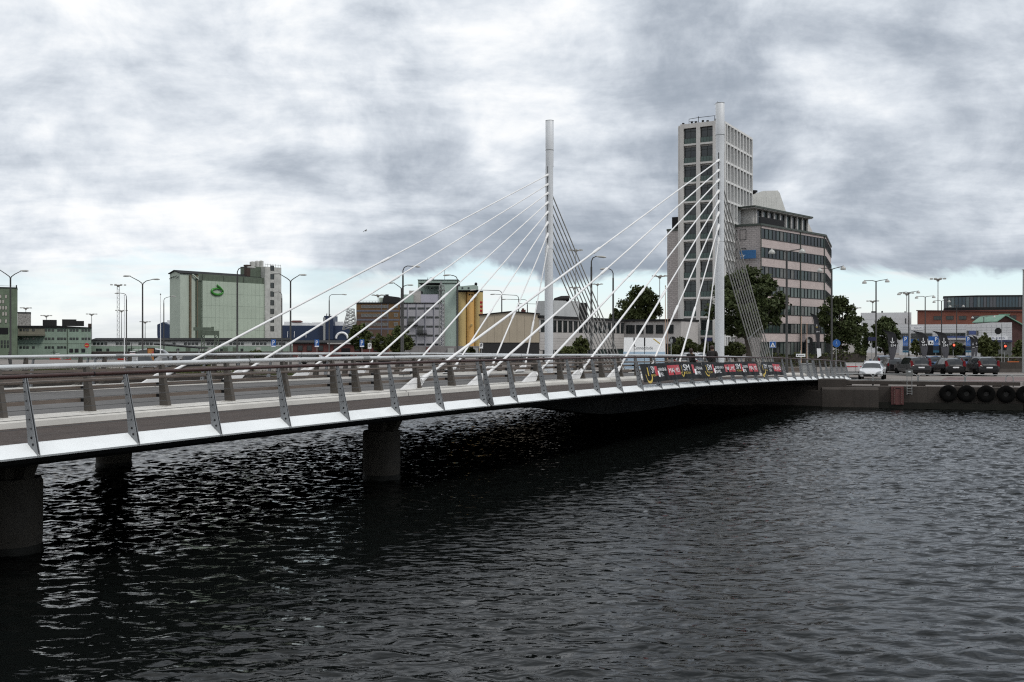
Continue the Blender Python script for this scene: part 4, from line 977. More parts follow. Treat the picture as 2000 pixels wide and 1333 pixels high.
for i, (u, mm, lb) in enumerate(((903.3, YEL, 'pale yellow round silo against the mint mill'), (919.3, YELB, 'amber round silo with four small dark hatches'), (935.3, YEL, 'pale yellow round silo with a red wheat-ear mark'))):
    fr = Fr(ray(u, 304), 304, 0); S_ = fr.root('round_silo', lb, 'silo', 'yellow round silos')
    r_ = 8*304/F; zt_ = zat(570, 304)
    part('shell', mm, S_, lambda m: m.lathe([(r_, GZ), (r_, zt_), (.1, zt_+.1)], 24, (0, 0, 0)))
    part('top_rim', DARKST, S_, lambda m: m.lathe([(r_+.03, 0), (r_+.07, .15), (r_+.03, .4)], 24, (0, 0, zt_-.3)))
    if i == 1:
        for x, v in ((-.35, 577), (.45, 577), (-.35, 588.5), (.45, 588.5)): part('hatch', BLACK, S_, lambda m: m.box(x-.2, x+.2, -r_-.08, -r_+.3, zat(v+1.3, 304), zat(v-1.3, 304)))
        part('spout', YEL, S_, lambda m: m.tube((.3, -r_-.5, zat(636, 304)), (.3, -r_+.1, zat(635, 304)), .32, n=8))
    if i == 2:
        for k in range(5):
            for sx in (-1, 1): part('ear_mark', SIGNR, S_, lambda m: m.lathe([(.02, -.5), (.22, -.1), (.16, .3), (.02, .5)], 6, (.75+sx*.22, -r_*.78-.12, zat(592+8*k, 304))))
tp = Fr(ray(895, 303), 303, 0); TP = tp.root('silo_head_house', 'grey-green conveyor house running along the tops of the yellow silos', 'building')
part('house', MINT, TP, lambda m: m.prism([(0, tp.z(910, 568)), (0, tp.z(910, 561)), (tp.s(927), tp.z(910, 558)), (tp.s(933.5), tp.z(910, 560)), (tp.s(933.5), tp.z(910, 568))], -1.5, 2.5, 'xz'))
part('gallery', DARKST, TP, lambda m: m.box(-.2, tp.s(934), -1.8, 2.7, tp.z(910, 569.5), tp.z(910, 568)))
part('cowl', BLACK, TP, lambda m: m.lathe([(.3, 0), (.45, .4), (.4, .9), (.05, 1.1)], 8, (tp.s(929.5), 0, tp.z(910, 559.5))))
for u in (902, 914): inst('window', sw2, TP, (tp.s(u), -1.49, tp.z(910, 566)))

# red-brown brick shed and yard walls
rs_ = Fr(ray(572, 190), 190, 0)
RS = rs_.root('red_brick_shed', 'long low dark red brick shed with a pale roof edge behind the trees', 'shed')
DRB = brick_mat('dark_red_brick', (.125, .035, .03), (.10, .06, .055), .5, .2)
part('wall', DRB, RS, lambda m: m.box(0, rs_.s(748), 0, 9, GZ, rs_.z(650, 672)))
part('roof', DARKST, RS, lambda m: m.prism([(-.3, rs_.z(650, 672)), (-.3, rs_.z(650, 670)), (4.5, rs_.z(650, 665.5)), (9.3, rs_.z(650, 670)), (9.3, rs_.z(650, 672))], -.3, rs_.s(748)+.3, 'yz'))
part('roof_edge', AW, RS, lambda m: m.box(rs_.s(640), rs_.s(748), -.42, -.305, rs_.z(650, 673), rs_.z(650, 670.5)))
for u in (582, 600, 622, 652, 694, 730): w_ = inst('window', PANE[0], RS, (rs_.s(u), -.02, rs_.z(650, 686))); w_.scale = (.9, 1, 1.0)
part('gate', BLACK, RS, lambda m: m.box(rs_.s(667), rs_.s(684), -.08, -.005, GZ, rs_.z(650, 681)))
yw = Fr(ray(792, 185), 185, 0)
YW = yw.root('yard_wall', 'rough grey yard wall in front of the lilac mill', 'wall')
part('wall', mat('yard_grey', (.25, .235, .235), .9, .4, .6, streak=.4), YW, lambda m: m.box(0, yw.s(936), 0, .5, GZ, yw.z(850, 677)))
part('red_door', SIGNR if 0 else PINK, YW, lambda m: m.box(yw.s(832), yw.s(840), -.05, -.004, GZ, yw.z(835, 679)))
for u0 in (875, 903, 922): part('container', mat('container_grey', (.36, .37, .36), .7, .2, 1, streak=.3), YW, lambda m: m.box(yw.s(u0), yw.s(u0+12), -1.2, -.05, GZ, yw.z(880, 681)))

# ---- right-hand group
wb = Fr(ray(1681, 260), 260, -20)
WB = wb.root('white_box_building', 'plain white panelled box building behind the round tree', 'building')
WPAN = mat('white_panels', (.60, .61, .63), .6, .08, .5, streak=.12)
part('wall', WPAN, WB, lambda m: m.box(0, wb.s(1780), 0, 20, GZ, wb.z(1730, 611.5)))
for i in range(1, 8): part('panel_joint', mat('joint_grey', (.42, .43, .45), .7), WB, lambda m: m.box(.02, wb.s(1779.5), -.02, -.003, GZ+i*1.25-.02, GZ+i*1.25+.02))
for u, w, h in ((1706, 1.1, .4), (1723, .4, .45), (1768, .3, .3)): part('roof_vent', BLACK, WB, lambda m: m.box(wb.s(u)-w/2, wb.s(u)+w/2, 1, 2, wb.z(1730, 611.4), wb.z(1730, 611.4)+h))
part('louvre', BLACK, WB, lambda m: m.box(wb.s(1768), wb.s(1770), -.05, -.004, wb.z(1730, 633), wb.z(1730, 623)))
wl2 = Fr(ray(1757, 215), 215, -21)
WL = wl2.root('white_low_building', 'long low white showroom with dark ribbon windows and a blue band', 'building')
zt2 = wl2.z(1820, 634.5)
part('wall', WPAN, WL, lambda m: m.box(0, wl2.s(1890), 0, 14, GZ, zt2))
for i in range(1, 5): part('panel_joint', MATS['joint_grey'], WL, lambda m: m.box(.02, wl2.s(1889), -.02, -.003, zt2-.55*i-.02, zt2-.55*i))
for a, b in ((1757.5, 1774), (1779, 1821)):
    n = int((b-a)/3.4)
    for i in range(n):
        for v in (656.5, 662): w_ = inst('window', PANE[0], WL, (wl2.s(a+(b-a)*i/n), -.02, wl2.z(1800, v))); w_.scale = (.36, 1, .5)
part('blue_band', SIGNB, WL, lambda m: m.box(wl2.s(1779), wl2.s(1796), -.05, -.004, wl2.z(1790, 671), wl2.z(1790, 663)))
part('blue_band', mat('band_blue_dim', (.06, .09, .22), .6), WL, lambda m: m.box(wl2.s(1848), wl2.s(1888), -.05, -.004, wl2.z(1860, 661), wl2.z(1860, 657)))
for i in range(10): w_ = inst('window', PANE[i % 2], WL, (wl2.s(1842+4.4*i), -.02, wl2.z(1860, 656.5))); w_.scale = (.42, 1, .55)
part('canopy', WPAN, WL, lambda m: m.box(wl2.s(1848), wl2.s(1889), -1.2, -.06, wl2.z(1860, 664.5), wl2.z(1860, 661.5)))
part('name_board', SIGNW, WL, lambda m: m.box(wl2.s(1779), wl2.s(1802.5), -.12, -.03, wl2.z(1790, 645), wl2.z(1790, 639)))
part('lettering', mat('sign_navy', (.015, .03, .09), .5), WL, lambda m: text_box(m, 'REJLERS', wl2.s(1785), wl2.s(1801.5), wl2.z(1790, 643.6), wl2.z(1790, 640.3), -.127))
part('shopfront', BLACK, WL, lambda m: m.box(wl2.s(1795), wl2.s(1888), -.05, -.003, GZ, wl2.z(1800, 675)))
wr = Fr(ray(1887, 195), 195, -24)
WR = wr.root('white_panel_hall', 'white panelled hall with a blue-framed window beside the red gable', 'hall')
zt3 = wr.z(1930, 631)
part('wall', WPAN, WR, lambda m: m.prism([(0, GZ), (0, zt3-.35), (wr.s(1935), zt3), (wr.s(1976.5), zt3), (wr.s(1976.5), GZ)], 0, 12, 'xz'))
for i in range(1, 7): part('panel_joint', MATS['joint_grey'], WR, lambda m: m.box(.02, wr.s(1976), -.02, -.003, zt3-.5-.48*i, zt3-.47-.48*i))
for i in range(1, 9): part('panel_joint', MATS['joint_grey'], WR, lambda m: m.box(wr.s(1976.5)*i/9, wr.s(1976.5)*i/9+.03, -.018, -.004, zt3-3.5, zt3-.4))
part('blue_window', mat('window_blue', (.06, .09, .25), .3), WR, lambda m: m.box(wr.s(1892), wr.s(1906.5), -.06, -.004, wr.z(1900, 654.5), wr.z(1900, 647)))
for u0 in (1888.3, 1907.5): w_ = inst('window', PANE[2], WR, (wr.s(u0), -.02, wr.z(1900, 656))); w_.scale = (.32, 1, .9)
part('fascia_sign', SIGNW, WR, lambda m: m.box(wr.s(1921), wr.s(1968), -.5, -.03, wr.z(1940, 665), wr.z(1940, 658.5)))
part('lettering', mat('sign_navy2', (.02, .05, .16), .5), WR, lambda m: text_box(m, 'REJLERS', wr.s(1925), wr.s(1962), wr.z(1940, 664), wr.z(1940, 659.5), -.507))
part('canopy', mat('band_navy', (.03, .04, .10), .6), WR, lambda m: m.box(wr.s(1921), wr.s(1977), -.9, -.02, wr.z(1940, 669), wr.z(1940, 665.5)))
part('shopfront', CUR[2], WR, lambda m: m.box(wr.s(1915), wr.s(1976), -.05, -.003, GZ, wr.z(1940, 669.5)))
gh = Fr(ray(1946, 205), 205, 0)
GH = gh.root('green_roof_gable', 'dark red gabled house with a pale green copper roof', 'house')
COP = mat('copper_green', (.16, .30, .22), .6, .2, .6, streak=.3)
RBK = brick_mat('red_brick_wall', (.235, .075, .048), (.17, .085, .065), .5, .2)
ap_ = (gh.s(1985), gh.z(1985, 603)); lo_ = (gh.s(1944), gh.z(1944, 630)); hi_ = (gh.s(2030), gh.z(2030, 646))
apx = (gh.s(1962), gh.z(1962, 618))
part('wall', mat('dark_red_wall', (.07, .03, .027), .85, .3, 1), GH, lambda m: m.prism([(gh.s(1946), GZ), (gh.s(1946), gh.z(1946, 628)), apx, (gh.s(2040), gh.z(2040, 662)), (gh.s(2040), GZ)], 0, 10, 'xz'))
part('roof', COP, GH, lambda m: [m.prism([(apx[0], apx[1]+.06), (apx[0], apx[1]+.24), (gh.s(2042), gh.z(2042, 661)+.2), (gh.s(2042), gh.z(2042, 663)+.1)], -.6, 10.4, 'xz'), m.prism([(gh.s(1944.5), gh.z(1944, 630)), (gh.s(1944.5), gh.z(1944, 628.4)), (apx[0]-.01, apx[1]+.24), (apx[0]-.01, apx[1]+.06)], -.6, 10.4, 'xz')])
part('roof_lantern', COP, GH, lambda m: [m.box(gh.s(1980), gh.s(1990), 4, 6, gh.z(1985, 622), gh.z(1985, 614.5)), m.box(gh.s(1979), gh.s(1991), 3.8, 6.2, gh.z(1985, 614.4), gh.z(1985, 613))])
rbk = Fr(ray(1792, 250), 250, -22)
RBW = rbk.root('red_brick_warehouse', 'long red brick warehouse with dark multi-pane windows', 'warehouse')
part('wall', RBK, RBW, lambda m: m.box(0, rbk.s(2060), 0, 16, GZ, rbk.z(1850, 607.5)))
part('eaves', mat('dark_red_eaves', (.06, .018, .016), .7), RBW, lambda m: m.prism([(-.3, rbk.z(1850, 608)), (-.3, rbk.z(1850, 606)), (rbk.s(2060), rbk.z(1850, 611)), (rbk.s(2060), rbk.z(1850, 613))], -.4, -.003, 'xz'))
wm5 = win_mesh('window', 1.7, .95, .08, .1, [DFRAME, GLASSG], (5, 1))
for u in (1823.5, 1848, 1873, 1898, 1922.5, 1943, 1970): inst('window', wm5, RBW, (rbk.s(u), -.02, rbk.z(1850, 625.5)), 0, (.98, 1, .98))
gb = Fr(ray(1843, 268), 268, -23)
GB = gb.root('glass_penthouse_block', 'dark teal glass block standing on top of the red brick warehouse', 'building')
TEAL = glass('teal_glass', (.012, .030, .044), .06, .6)
zg0, zg1 = gb.z(1900, 606), gb.z(1900, 578.5)
part('base', DARKST, GB, lambda m: m.prism([(0, 0), (gb.s(1908), -2.2), (gb.s(2070), 2.5), (gb.s(2070), 12), (0, 12)], zg0-6, gb.z(1900, 602.5), 'xy'))
part('roof', BLACK, GB, lambda m: m.prism([(-.1, -.1), (gb.s(1908), -2.4), (gb.s(2070), 2.3), (gb.s(2070), 12), (-.1, 12)], zg1-.25, zg1, 'xy'))
gsegs = [((0.02, 0.02), (gb.s(1908), -2.15), 9), ((gb.s(1908), -2.15), (gb.s(2060), 2.3), 24)]
rg = random.Random(9)
TE = [TEAL, glass('teal_glass_pale', (.045, .07, .075), .08, .7), glass('violet_glass', (.032, .034, .045), .08, .7)]
pm3 = [win_mesh('glass_panel', 1, 1, .05, .08, [DFRAME, c]) for c in TE]
for p, q, n in gsegs:
    a = math.atan2(q[1]-p[1], q[0]-p[0]); L = math.hypot(q[0]-p[0], q[1]-p[1])
    for i in range(n): w_ = inst('glass_panel', pm3[rg.choice((0, 0, 1, 2))], GB, (p[0]+(q[0]-p[0])*i/n, p[1]+(q[1]-p[1])*i/n, gb.z(1900, 602.4)), a); w_.scale = (L/n-.02, 1, zg1-.27-gb.z(1900, 602.4))
part('interior', BLACK, GB, lambda m: m.prism([(.3, .5), (gb.s(1908), -1.7), (gb.s(2065), 2.9), (gb.s(2065), 11.5), (.3, 11.5)], gb.z(1900, 602.3), zg1-.3, 'xy'))

# ================================================================== TREES AND PLANTS
def leaf_mat(name, c):
    if name in MATS: return MATS[name]
    m = bpy.data.materials.new(name); m.use_nodes = True
    n, l = m.node_tree.nodes, m.node_tree.links; p = n['Principled BSDF']; T = NT(n, l)
    t = n.new('ShaderNodeTexCoord').outputs['Object']
    cc = T.mix(T.mapr(T.noise(t, .9, 4, .6), .35, .65), tuple(x*.55 for x in c), tuple(x*1.35 for x in c))
    cc = T.mix(T.mapr(T.noise(t, 6, 2, .5), .4, .65, 0, .5), cc, (c[0]*1.7, c[1]*1.45, c[2]*1.1))
    l.new(cc, p.inputs['Base Color']); p.inputs['Roughness'].default_value = .65; p.inputs['Specular IOR Level'].default_value = .25
    MATS[name] = m; return m
LEAF = leaf_mat('leaf_green', (.055, .072, .024)); LEAFD = leaf_mat('leaf_dark', (.042, .058, .021)); LEAFB = leaf_mat('leaf_bush', (.055, .068, .022))
BARK = mat('bark', (.055, .045, .036), .9, .35, 4, bump=.6)
def leaf_geo(clumps, n, size, rng):
    """n leaf faces spread over clumps (x, y, z, r)"""
    cl = np.array(clumps); w = cl[:, 3]**2; idx = rng.choice(len(cl), n, p=w/w.sum())
    d = rng.standard_normal((n, 3)); d /= np.linalg.norm(d, axis=1)[:, None]
    rad = cl[idx, 3]*(rng.random(n)**.45)*np.where(rng.random(n) < .22, 1.35, 1)
    c = cl[idx, :3]+d*rad[:, None]*np.array([1, 1, .8])
    a = rng.standard_normal((n, 3)); a /= np.linalg.norm(a, axis=1)[:, None]
    b = np.cross(a, rng.standard_normal((n, 3))); b /= np.linalg.norm(b, axis=1)[:, None]
    s = size*(.6+.8*rng.random(n))[:, None]
    V = np.stack([c-a*s, c-b*s*.55, c+a*s, c+b*s*.55], 1).reshape(-1, 3)
    return V
def leaves(name, V, m, parent):
    n = len(V)//4; me = bpy.data.meshes.new(name); me.vertices.add(len(V)); me.vertices.foreach_set('co', V.ravel())
    me.loops.add(len(V)); me.loops.foreach_set('vertex_index', np.arange(len(V), dtype=np.int32))
    me.polygons.add(n); me.polygons.foreach_set('loop_start', np.arange(0, len(V), 4, dtype=np.int32))
    me.update(calc_edges=True); me.materials.append(m)
    return inst(name, me, parent)
def tree(name, label, u, Y, v_top, halfw_px, v_low, seed, m=LEAF, n=3500, size=.28, conif=False, cat='tree', group=None, lean=0, trunk=True):
    rng = np.random.default_rng(seed); rr = random.Random(seed)
    x = ray(u, Y); zt = zat(v_top, Y); zl = max(GZ+.05, zat(v_low, Y)); hw = halfw_px*Y/F; zc = (zt+zl)/2; hz = (zt-zl)/2
    root = thing(name, label, cat, (x, Y, GZ), 0, group)
    cl = []
    nc = 75 if not conif else 26
    for i in range(nc):
        if conif:
            f = i/nc; r = hw*(1-f)**.8*.75+.12
            a = rr.random()*6.28; cl.append((math.cos(a)*r*.5, math.sin(a)*r*.5, zl-GZ+2*hz*f, max(.25, r*.62)))
        else:
            while True:
                p = Vector((rr.uniform(-1, 1), rr.uniform(-1, 1), rr.uniform(-1, 1)))
                if .30 < p.length < 1: break
            taper = 1-.25*max(0, p.z)-.12*max(0, -p.z)
            r = hw*rr.uniform(.10, .26)
            cl.append((p.x*(hw-r*.6)*taper+lean*hw*p.z, p.y*(hw-r*.6)*taper, zc-GZ+p.z*(hz-r*.55), r))
    leaves('crown', leaf_geo(cl, n, size, rng), m, root)
    if trunk:
        mb = MB(); hb = zl-GZ+hz*.5; tr = max(.08, hw*.075)
        mb.path([(0, 0, 0), (.05*hw, 0, hb*.4), (-.03*hw, .02, hb*.8), (0, 0, zc-GZ+hz*.3)], [tr*1.25, tr, tr*.8, tr*.35], 8)
        o = mb.build('trunk', BARK, root)
        for c in cl[::7]:
            part('branch', BARK, o, lambda m_: m_.path([(0, 0, min(hb*.75, c[2]*.8)), (c[0]*.45, c[1]*.45, (hb*.75+c[2])/2), (c[0]*.9, c[1]*.9, c[2])], [tr*.5, tr*.32, tr*.1], 5))
    return root
tree('broadleaf_tree', 'large dark broadleaf tree in front of the tower block', 1460, 118, 519, 80, 684, 11, LEAFD, 16000, .24, lean=.06)
tree('broadleaf_tree', 'broad tree rising behind the low annex roof', 1252, 185, 556, 52, 650, 12, LEAF, 9000, .29)
tree('broadleaf_tree', 'small tree crown low behind the annex roof', 1208, 190, 603, 19, 640, 13, LEAF, 2000, .32)
tree('broadleaf_tree', 'tree standing against the rounded end of the office block', 1640, 172, 575, 46, 690, 14, LEAFD, 8500, .28)
tree('broadleaf_tree', 'round dense tree in front of the white box building', 1728, 128, 619, 33, 694, 15, LEAFD, 8000, .21)
tree('slender_tree', 'taller slender dark tree beside the round tree', 1690, 130, 632, 11, 694, 16, LEAFD, 1300, .2, True)
tree('slender_tree', 'shorter slender dark tree by the office hedge', 1676, 132, 640, 10, 694, 17, LEAFD, 1100, .2, True)
tree('broadleaf_tree', 'dark tree in front of the brown and ochre mill', 703, 160, 628, 24, 686, 18, LEAF, 4500, .22)
tree('broadleaf_tree', 'bushy tree in front of the lilac mill', 781, 150, 637, 30, 692, 19, LEAF, 5000, .21)
tree('shrub', 'low shrub between the two mill trees', 743, 158, 650, 18, 692, 20, LEAFB, 1300, .24, cat='shrub')
tree('shrub', 'pointed shrub in front of the annex wall', 1136, 112, 655, 18, 698, 21, LEAFB, 2200, .17, cat='shrub')
tree('shrub', 'low spreading shrub beside the far pylon', 1108, 110, 676, 22, 702, 22, LEAFB, 1800, .16, cat='shrub', trunk=False)
tree('shrub', 'shrub under the tower block beside the signal backs', 1335, 120, 658, 30, 700, 23, LEAFB, 2600, .18, cat='shrub')
tree('shrub', 'shrub at the foot of the tower block behind the walkers', 1385, 122, 664, 26, 702, 24, LEAFB, 2200, .18, cat='shrub')
tree('shrub', 'shrub under the large tree beside the near pylon', 1435, 125, 668, 28, 702, 25, LEAFB, 2200, .18, cat='shrub')
tree('shrub', 'round bush behind the right-hand grey car', 1928, 120, 655, 24, 700, 26, LEAFB, 3000, .18, cat='shrub')
tree('shrub', 'thin upright bush rising behind the right-hand bush', 1924, 128, 648, 6, 690, 27, LEAFB, 500, .16, cat='shrub', trunk=False)
tree('shrub', 'bush beside the grey concrete barrier', 1992, 118, 665, 16, 700, 28, LEAFB, 1600, .18, cat='shrub')
tree('shrub', 'small bush below the white showroom', 1790, 150, 661, 14, 696, 29, LEAFB, 900, .2, cat='shrub')
tree('shrub', 'dark bush under the red traffic light', 1868, 140, 668, 15, 698, 33, LEAFD, 1100, .2, cat='shrub')
tree('shrub', 'low bush in front of the silo stair tower', 500, 150, 684, 18, 700, 30, LEAFB, 900, .2, cat='shrub', trunk=False)
tree('shrub', 'weedy bush on the quay below the silo', 400, 104, 707, 12, 728, 31, LEAFB, 900, .12, cat='shrub', trunk=False)
tree('shrub', 'shrub beside the beige hall and yard wall', 915, 150, 678, 16, 698, 32, LEAFB, 1000, .2, cat='shrub', trunk=False)
def hedge(label, u0, u1, Y, v_top, seed):
    rng = np.random.default_rng(seed); x0, x1, h = ray(u0, Y), ray(u1, Y), zat(v_top, Y)-GZ
    root = thing('hedge', label, 'hedge', (x0, Y, GZ)); n = int((x1-x0)*h*260)
    P = rng.random((n, 3))*np.array([x1-x0, 1.2, h]); P[:, 2] *= .92+.08*np.sin(P[:, 0]*2)
    cl = [(*p, .12) for p in P[::6]]
    leaves('foliage', leaf_geo(cl, n, .13, rng), LEAFB, root)
    part('stems', BARK, root, lambda m: m.box(.1, x1-x0-.1, .15, 1.0, 0, h*.75))
hedge('clipped green hedge in front of the office block ground floor', 1500, 1622, 118, 690, 41)
hedge('clipped green hedge between the office block and the slender trees', 1624, 1692, 116, 683.5, 42)
hedge('dark low hedge behind the right-hand grey car', 1936, 2040, 112, 692, 43)
# weeds along the quay edge beyond the bridge
rng = np.random.default_rng(77); V = []
for i in range(2600):
    f = rng.random(); a, b = ((-19.3, 87.1), (-64.7, 108.5)); x = a[0]+(b[0]-a[0])*f; y = a[1]+(b[1]-a[1])*f+.6+rng.random()*1.6
    h = .15+.35*rng.random(); w = .03+.03*rng.random(); dx_ = rng.normal()*.12; g = GZ-.01
    V += [(x-w, y, g), (x+w, y, g), (x+w*.3+dx_, y, g+h), (x-w*.3+dx_, y, g+h)]
o = leaves('grass', np.array(V), LEAFB, None); tag(o, 'strip of rough grass and weeds along the quay edge', 'grass', kind='stuff')

# ================================================================== LAMPS AND MASTS
def base_at(u, Y): return (ray(u, Y), Y, GZ)
def lamp(label, u, v_top, style, arms, group, h=10.0, Yf=None):
    Y = Yf or (GZ+h-H)*F/(YH-v_top)
    root = thing('street_lamp', label, 'street lamp', base_at(u, Y), 0, group)
    part('pole', POLE, root, lambda m: m.path([(0, 0, 0), (0, 0, 1.2), (0, 0, 1.25), (0, 0, h-.9 if style != 'dome' else h)], [.13, .13, .10, .078], 8))
    for (dx, rise) in arms:                    # dx in metres, rise of the tip relative to the top
        sg = math.copysign(1, dx)
        if style == 'dome':
            part('arm', POLE, root, lambda m: m.path([(0, 0, h-.05), (dx*.3, 0, h+.06), (dx, 0, h+rise)], [.055, .045, .04], 6))
            part('lamp_head', LAMPH, root, lambda m: m.lathe([(.25, -.08), (.26, 0), (.22, .13), (.12, .22), (.05, .26), (.04, .34)], 14, (dx, 0, h+rise-.26)))
        elif style == 'hook':
            part('arm', POLE, root, lambda m: m.path([(0, 0, h-.92), (0, 0, h-.45), (sg*.12, 0, h-.16), (sg*.4, 0, h-.02), (dx, 0, h+rise)], [.06, .05, .045, .04, .035], 8))
            part('lamp_head', LAMPH, root, lambda m: m.path([(dx-sg*.1, 0, h+rise+.01), (dx+sg*.15, 0, h+rise), (dx+sg*.5, 0, h+rise-.03), (dx+sg*.72, 0, h+rise-.05)], [.04, .08, .095, .04], 8))
        else:
            part('arm', POLE, root, lambda m: m.path([(0, 0, h-.95), (sg*.08, 0, h-.72), (sg*.4, 0, h-.48), (dx, 0, h+rise-.3)], [.06, .05, .045, .035], 8))
            part('lamp_head', LAMPH, root, lambda m: m.path([(dx-sg*.1, 0, h+rise-.29), (dx+sg*.15, 0, h+rise-.3), (dx+sg*.5, 0, h+rise-.3), (dx+sg*.7, 0, h+rise-.31)], [.04, .08, .095, .04], 8))
GL, GRt = 'dark street lamps on the far quay', 'dome street lamps along the road'
lamp('twin-arm street lamp in front of the tall dark green warehouse', 20.5, 527, 'y', [(-1.35, .45), (1.05, .15)], GL)
lamp('twin-arm street lamp between the lattice masts and the silo', 278.5, 541, 'y', [(-1.4, .35), (1.15, .0)], GL)
lamp('twin-arm street lamp beside the white stair tower', 567.5, 535, 'y', [(-1.2, .3), (.95, .15)], GL)
lamp('slim street lamp beside the large lattice flood mast', 247, 574, 'hook', [(-1.0, .05)], GL)
lamp('street lamp leaning its arm over the left side of the silo', 320, 582, 'hook', [(1.2, .2)], GL)
lamp('street lamp standing in front of the green emblem wall', 463.5, 523, 'hook', [(1.0, .0)], GL)
lamp('slim street lamp directly before the white stair tower edge', 550.5, 571, 'hook', [(-.5, .05)], GL)
lamp('street lamp rising above the blue ship funnel', 643, 576, 'hook', [(1.9, .0)], GL)
lamp('tallest single-arm street lamp in front of the lilac mill', 787, 520, 'hook', [(.9, -.05)], GL)
lamp('twin-arm street lamp behind the tallest lamp at the lilac mill', 784, 551, 'y', [(-.9, .15), (.7, -.1)], GL)
lamp('street lamp in front of the mint mill roof', 893.5, 539, 'hook', [(-.8, .05)], GL)
lamp('long-arm street lamp reaching over the yellow silos', 980, 568, 'hook', [(-3.6, .05)], GL)
lamp('long-arm street lamp above the left half of the beige hall', 1013, 577.5, 'hook', [(-3.6, .15)], GL)
lamp('long-arm street lamp above the ridge of the beige hall', 1030, 586, 'hook', [(-3.6, .05)], GL)
lamp('long-arm street lamp at the right corner of the beige hall', 1053.5, 594.5, 'hook', [(-3.4, .05)], GL)
lamp('single-arm street lamp behind the far pylon backstays', 1155, 501, 'hook', [(.5, -.05)], GL)
lamp('single-arm street lamp in front of the tree behind the annex', 1197.5, 525.5, 'hook', [(-.55, .0)], GL)
lamp('twin dome street lamp in front of the office block windows', 1536.5, 492, 'dome', [(-1.15, .15), (1.2, .2)], GRt)
lamp('twin dome street lamp beside the rounded end of the office block', 1624.5, 526, 'dome', [(-1.15, .05), (1.1, .25)], GRt)
lamp('twin dome street lamp above the round tree', 1711, 550, 'dome', [(-1.35, .05), (1.3, .2)], GRt)
lamp('twin dome street lamp above the white box building', 1775, 572, 'dome', [(-1.4, -.05), (1.35, .2)], GRt)
lamp('twin dome street lamp before the left end of the brick warehouse', 1807, 580.5, 'dome', [(-1.35, .05), (1.35, .15)], GRt)
lamp('twin dome street lamp before the corner of the glass block', 1839, 588.5, 'dome', [(-1.3, .0), (1.3, .1)], GRt)
lamp('low twin dome street lamp in front of the glass block', 1868.5, 597.5, 'dome', [(-1.3, .0), (1.3, .05)], GRt)
lamp('slim double lamp in front of the brick warehouse windows', 1921.5, 619.5, 'dome', [(-2.3, .0), (2.1, .2)], GRt, 8.0)
def mast(label, u, v_top, h, Y, lattice_=False, r=2.0):
    root = thing('flood_mast', label, 'flood mast', base_at(u, Y), 0, 'distant floodlight masts')
    zt = zat(v_top, Y)-GZ; fr = Fr(ray(u, Y), Y, 0)
    if lattice_:
        w = .9
        mb = MB()
        n = 14
        for k in range(n):
            z0, z1 = zt*k/n, zt*(k+1)/n
            for sx in (-w/2, w/2): mb.tube((sx, 0, z0), (sx, 0, z1), .09, n=5)
            mb.tube((-w/2, 0, z0), (w/2, 0, z1), .05, n=4); mb.tube((-w/2, 0, z1), (w/2, 0, z1), .05, n=4)
        mb.build('shaft', GALV, root)
    else: part('shaft', GALV, root, lambda m: m.path([(0, 0, 0), (0, 0, zt)], [.22, .11], 6))
    part('light_ring', LAMPH, root, lambda m: m.lathe([(.3, -.9), (.5, -.5), (r*.55, -.35), (r*.6, -.1), (.3, 0)], 10, (0, 0, zt)))
    for i in range(8):
        a = math.pi*i/4; part('floodlight', LAMPH, root, lambda m: m.box(r*math.cos(a)-.35, r*math.cos(a)+.35, r*math.sin(a)-.3, r*math.sin(a)+.3, zt-.25, zt+.1))
mast('tall lattice flood mast standing over the low shed', 231, 557, 0, 380, True, 2.6)
mast('shorter flood mast beside the tall lattice one', 237.3, 607, 0, 420, False, 2.2)
for u, v, Y, l in ((50.5, 602, 420, 'flood mast above the rough brick block'), (90.5, 617, 430, 'flood mast behind the smaller black roof tank'), (179, 614, 430, 'flood mast at the right end of the green warehouse'),
                   (612, 618, 420, 'stubby flood mast over the ship deckhouses') if 0 else (283.5, 629, 430, 'flood mast right of the twin-arm lamp by the shed'),
                   (738.5, 577, 360, 'flood mast over the brown mill roof'), (1124.5, 489, 330, 'highest flood mast behind the far backstays'), (1122, 562, 400, 'middle flood mast behind the far backstays'), (1167, 555.5, 420, 'flood mast beside the single-arm lamp near the backstays'),
                   (1288.5, 539.5, 300, 'flood mast left of the tower block'), (1671, 602, 420, 'small flood mast right of the office tree'), (1704.5, 588.5, 380, 'flood mast just left of the dome lamp over the round tree'),
                   (1771, 573, 330, 'flood mast behind the dome lamp over the white box'), (1832, 545, 300, 'tallest flood mast above the brick warehouse')):
    mast(l, u, v, 0, Y, False, 2.0)
def pole(name, label, cat, u, v_top, Y, r, m, v_bot=None, cap=None):
    root = thing(name, label, cat, base_at(u, Y)); zt = zat(v_top, Y)-GZ
    part('shaft', m, root, lambda q: q.path([(0, 0, 0), (0, 0, zt)], [r, r*.6], 8))
    part('finial', cap or m, root, lambda q: q.lathe([(.02, -.06), (r*1.3, 0), (.02, .1)], 8, (0, 0, zt)))
pole('flagpole', 'white flagpole left of the silo over the parked cars', 'flagpole', 313.5, 576, 108, .06, WHITE, cap=BLACK)
pole('flagpole', 'white flagpole beside the slim lamp and lattice mast', 'flagpole', 243, 578, 104, .06, WHITE)
pole('pole', 'pale orange marker pole at the left edge of the tower block', 'pole', 1299.5, 560, 90, .045, mat('pale_orange_pole', (.45, .30, .22), .6, .2, 3))
pole('pole', 'shorter pale orange marker pole beside the billboard', 'pole', 1304, 625, 91, .04, MATS['pale_orange_pole'])
pole('pole', 'pale marker pole with a small cap before the office entrance', 'pole', 1565, 621, 84, .045, MATS['pale_orange_pole'])
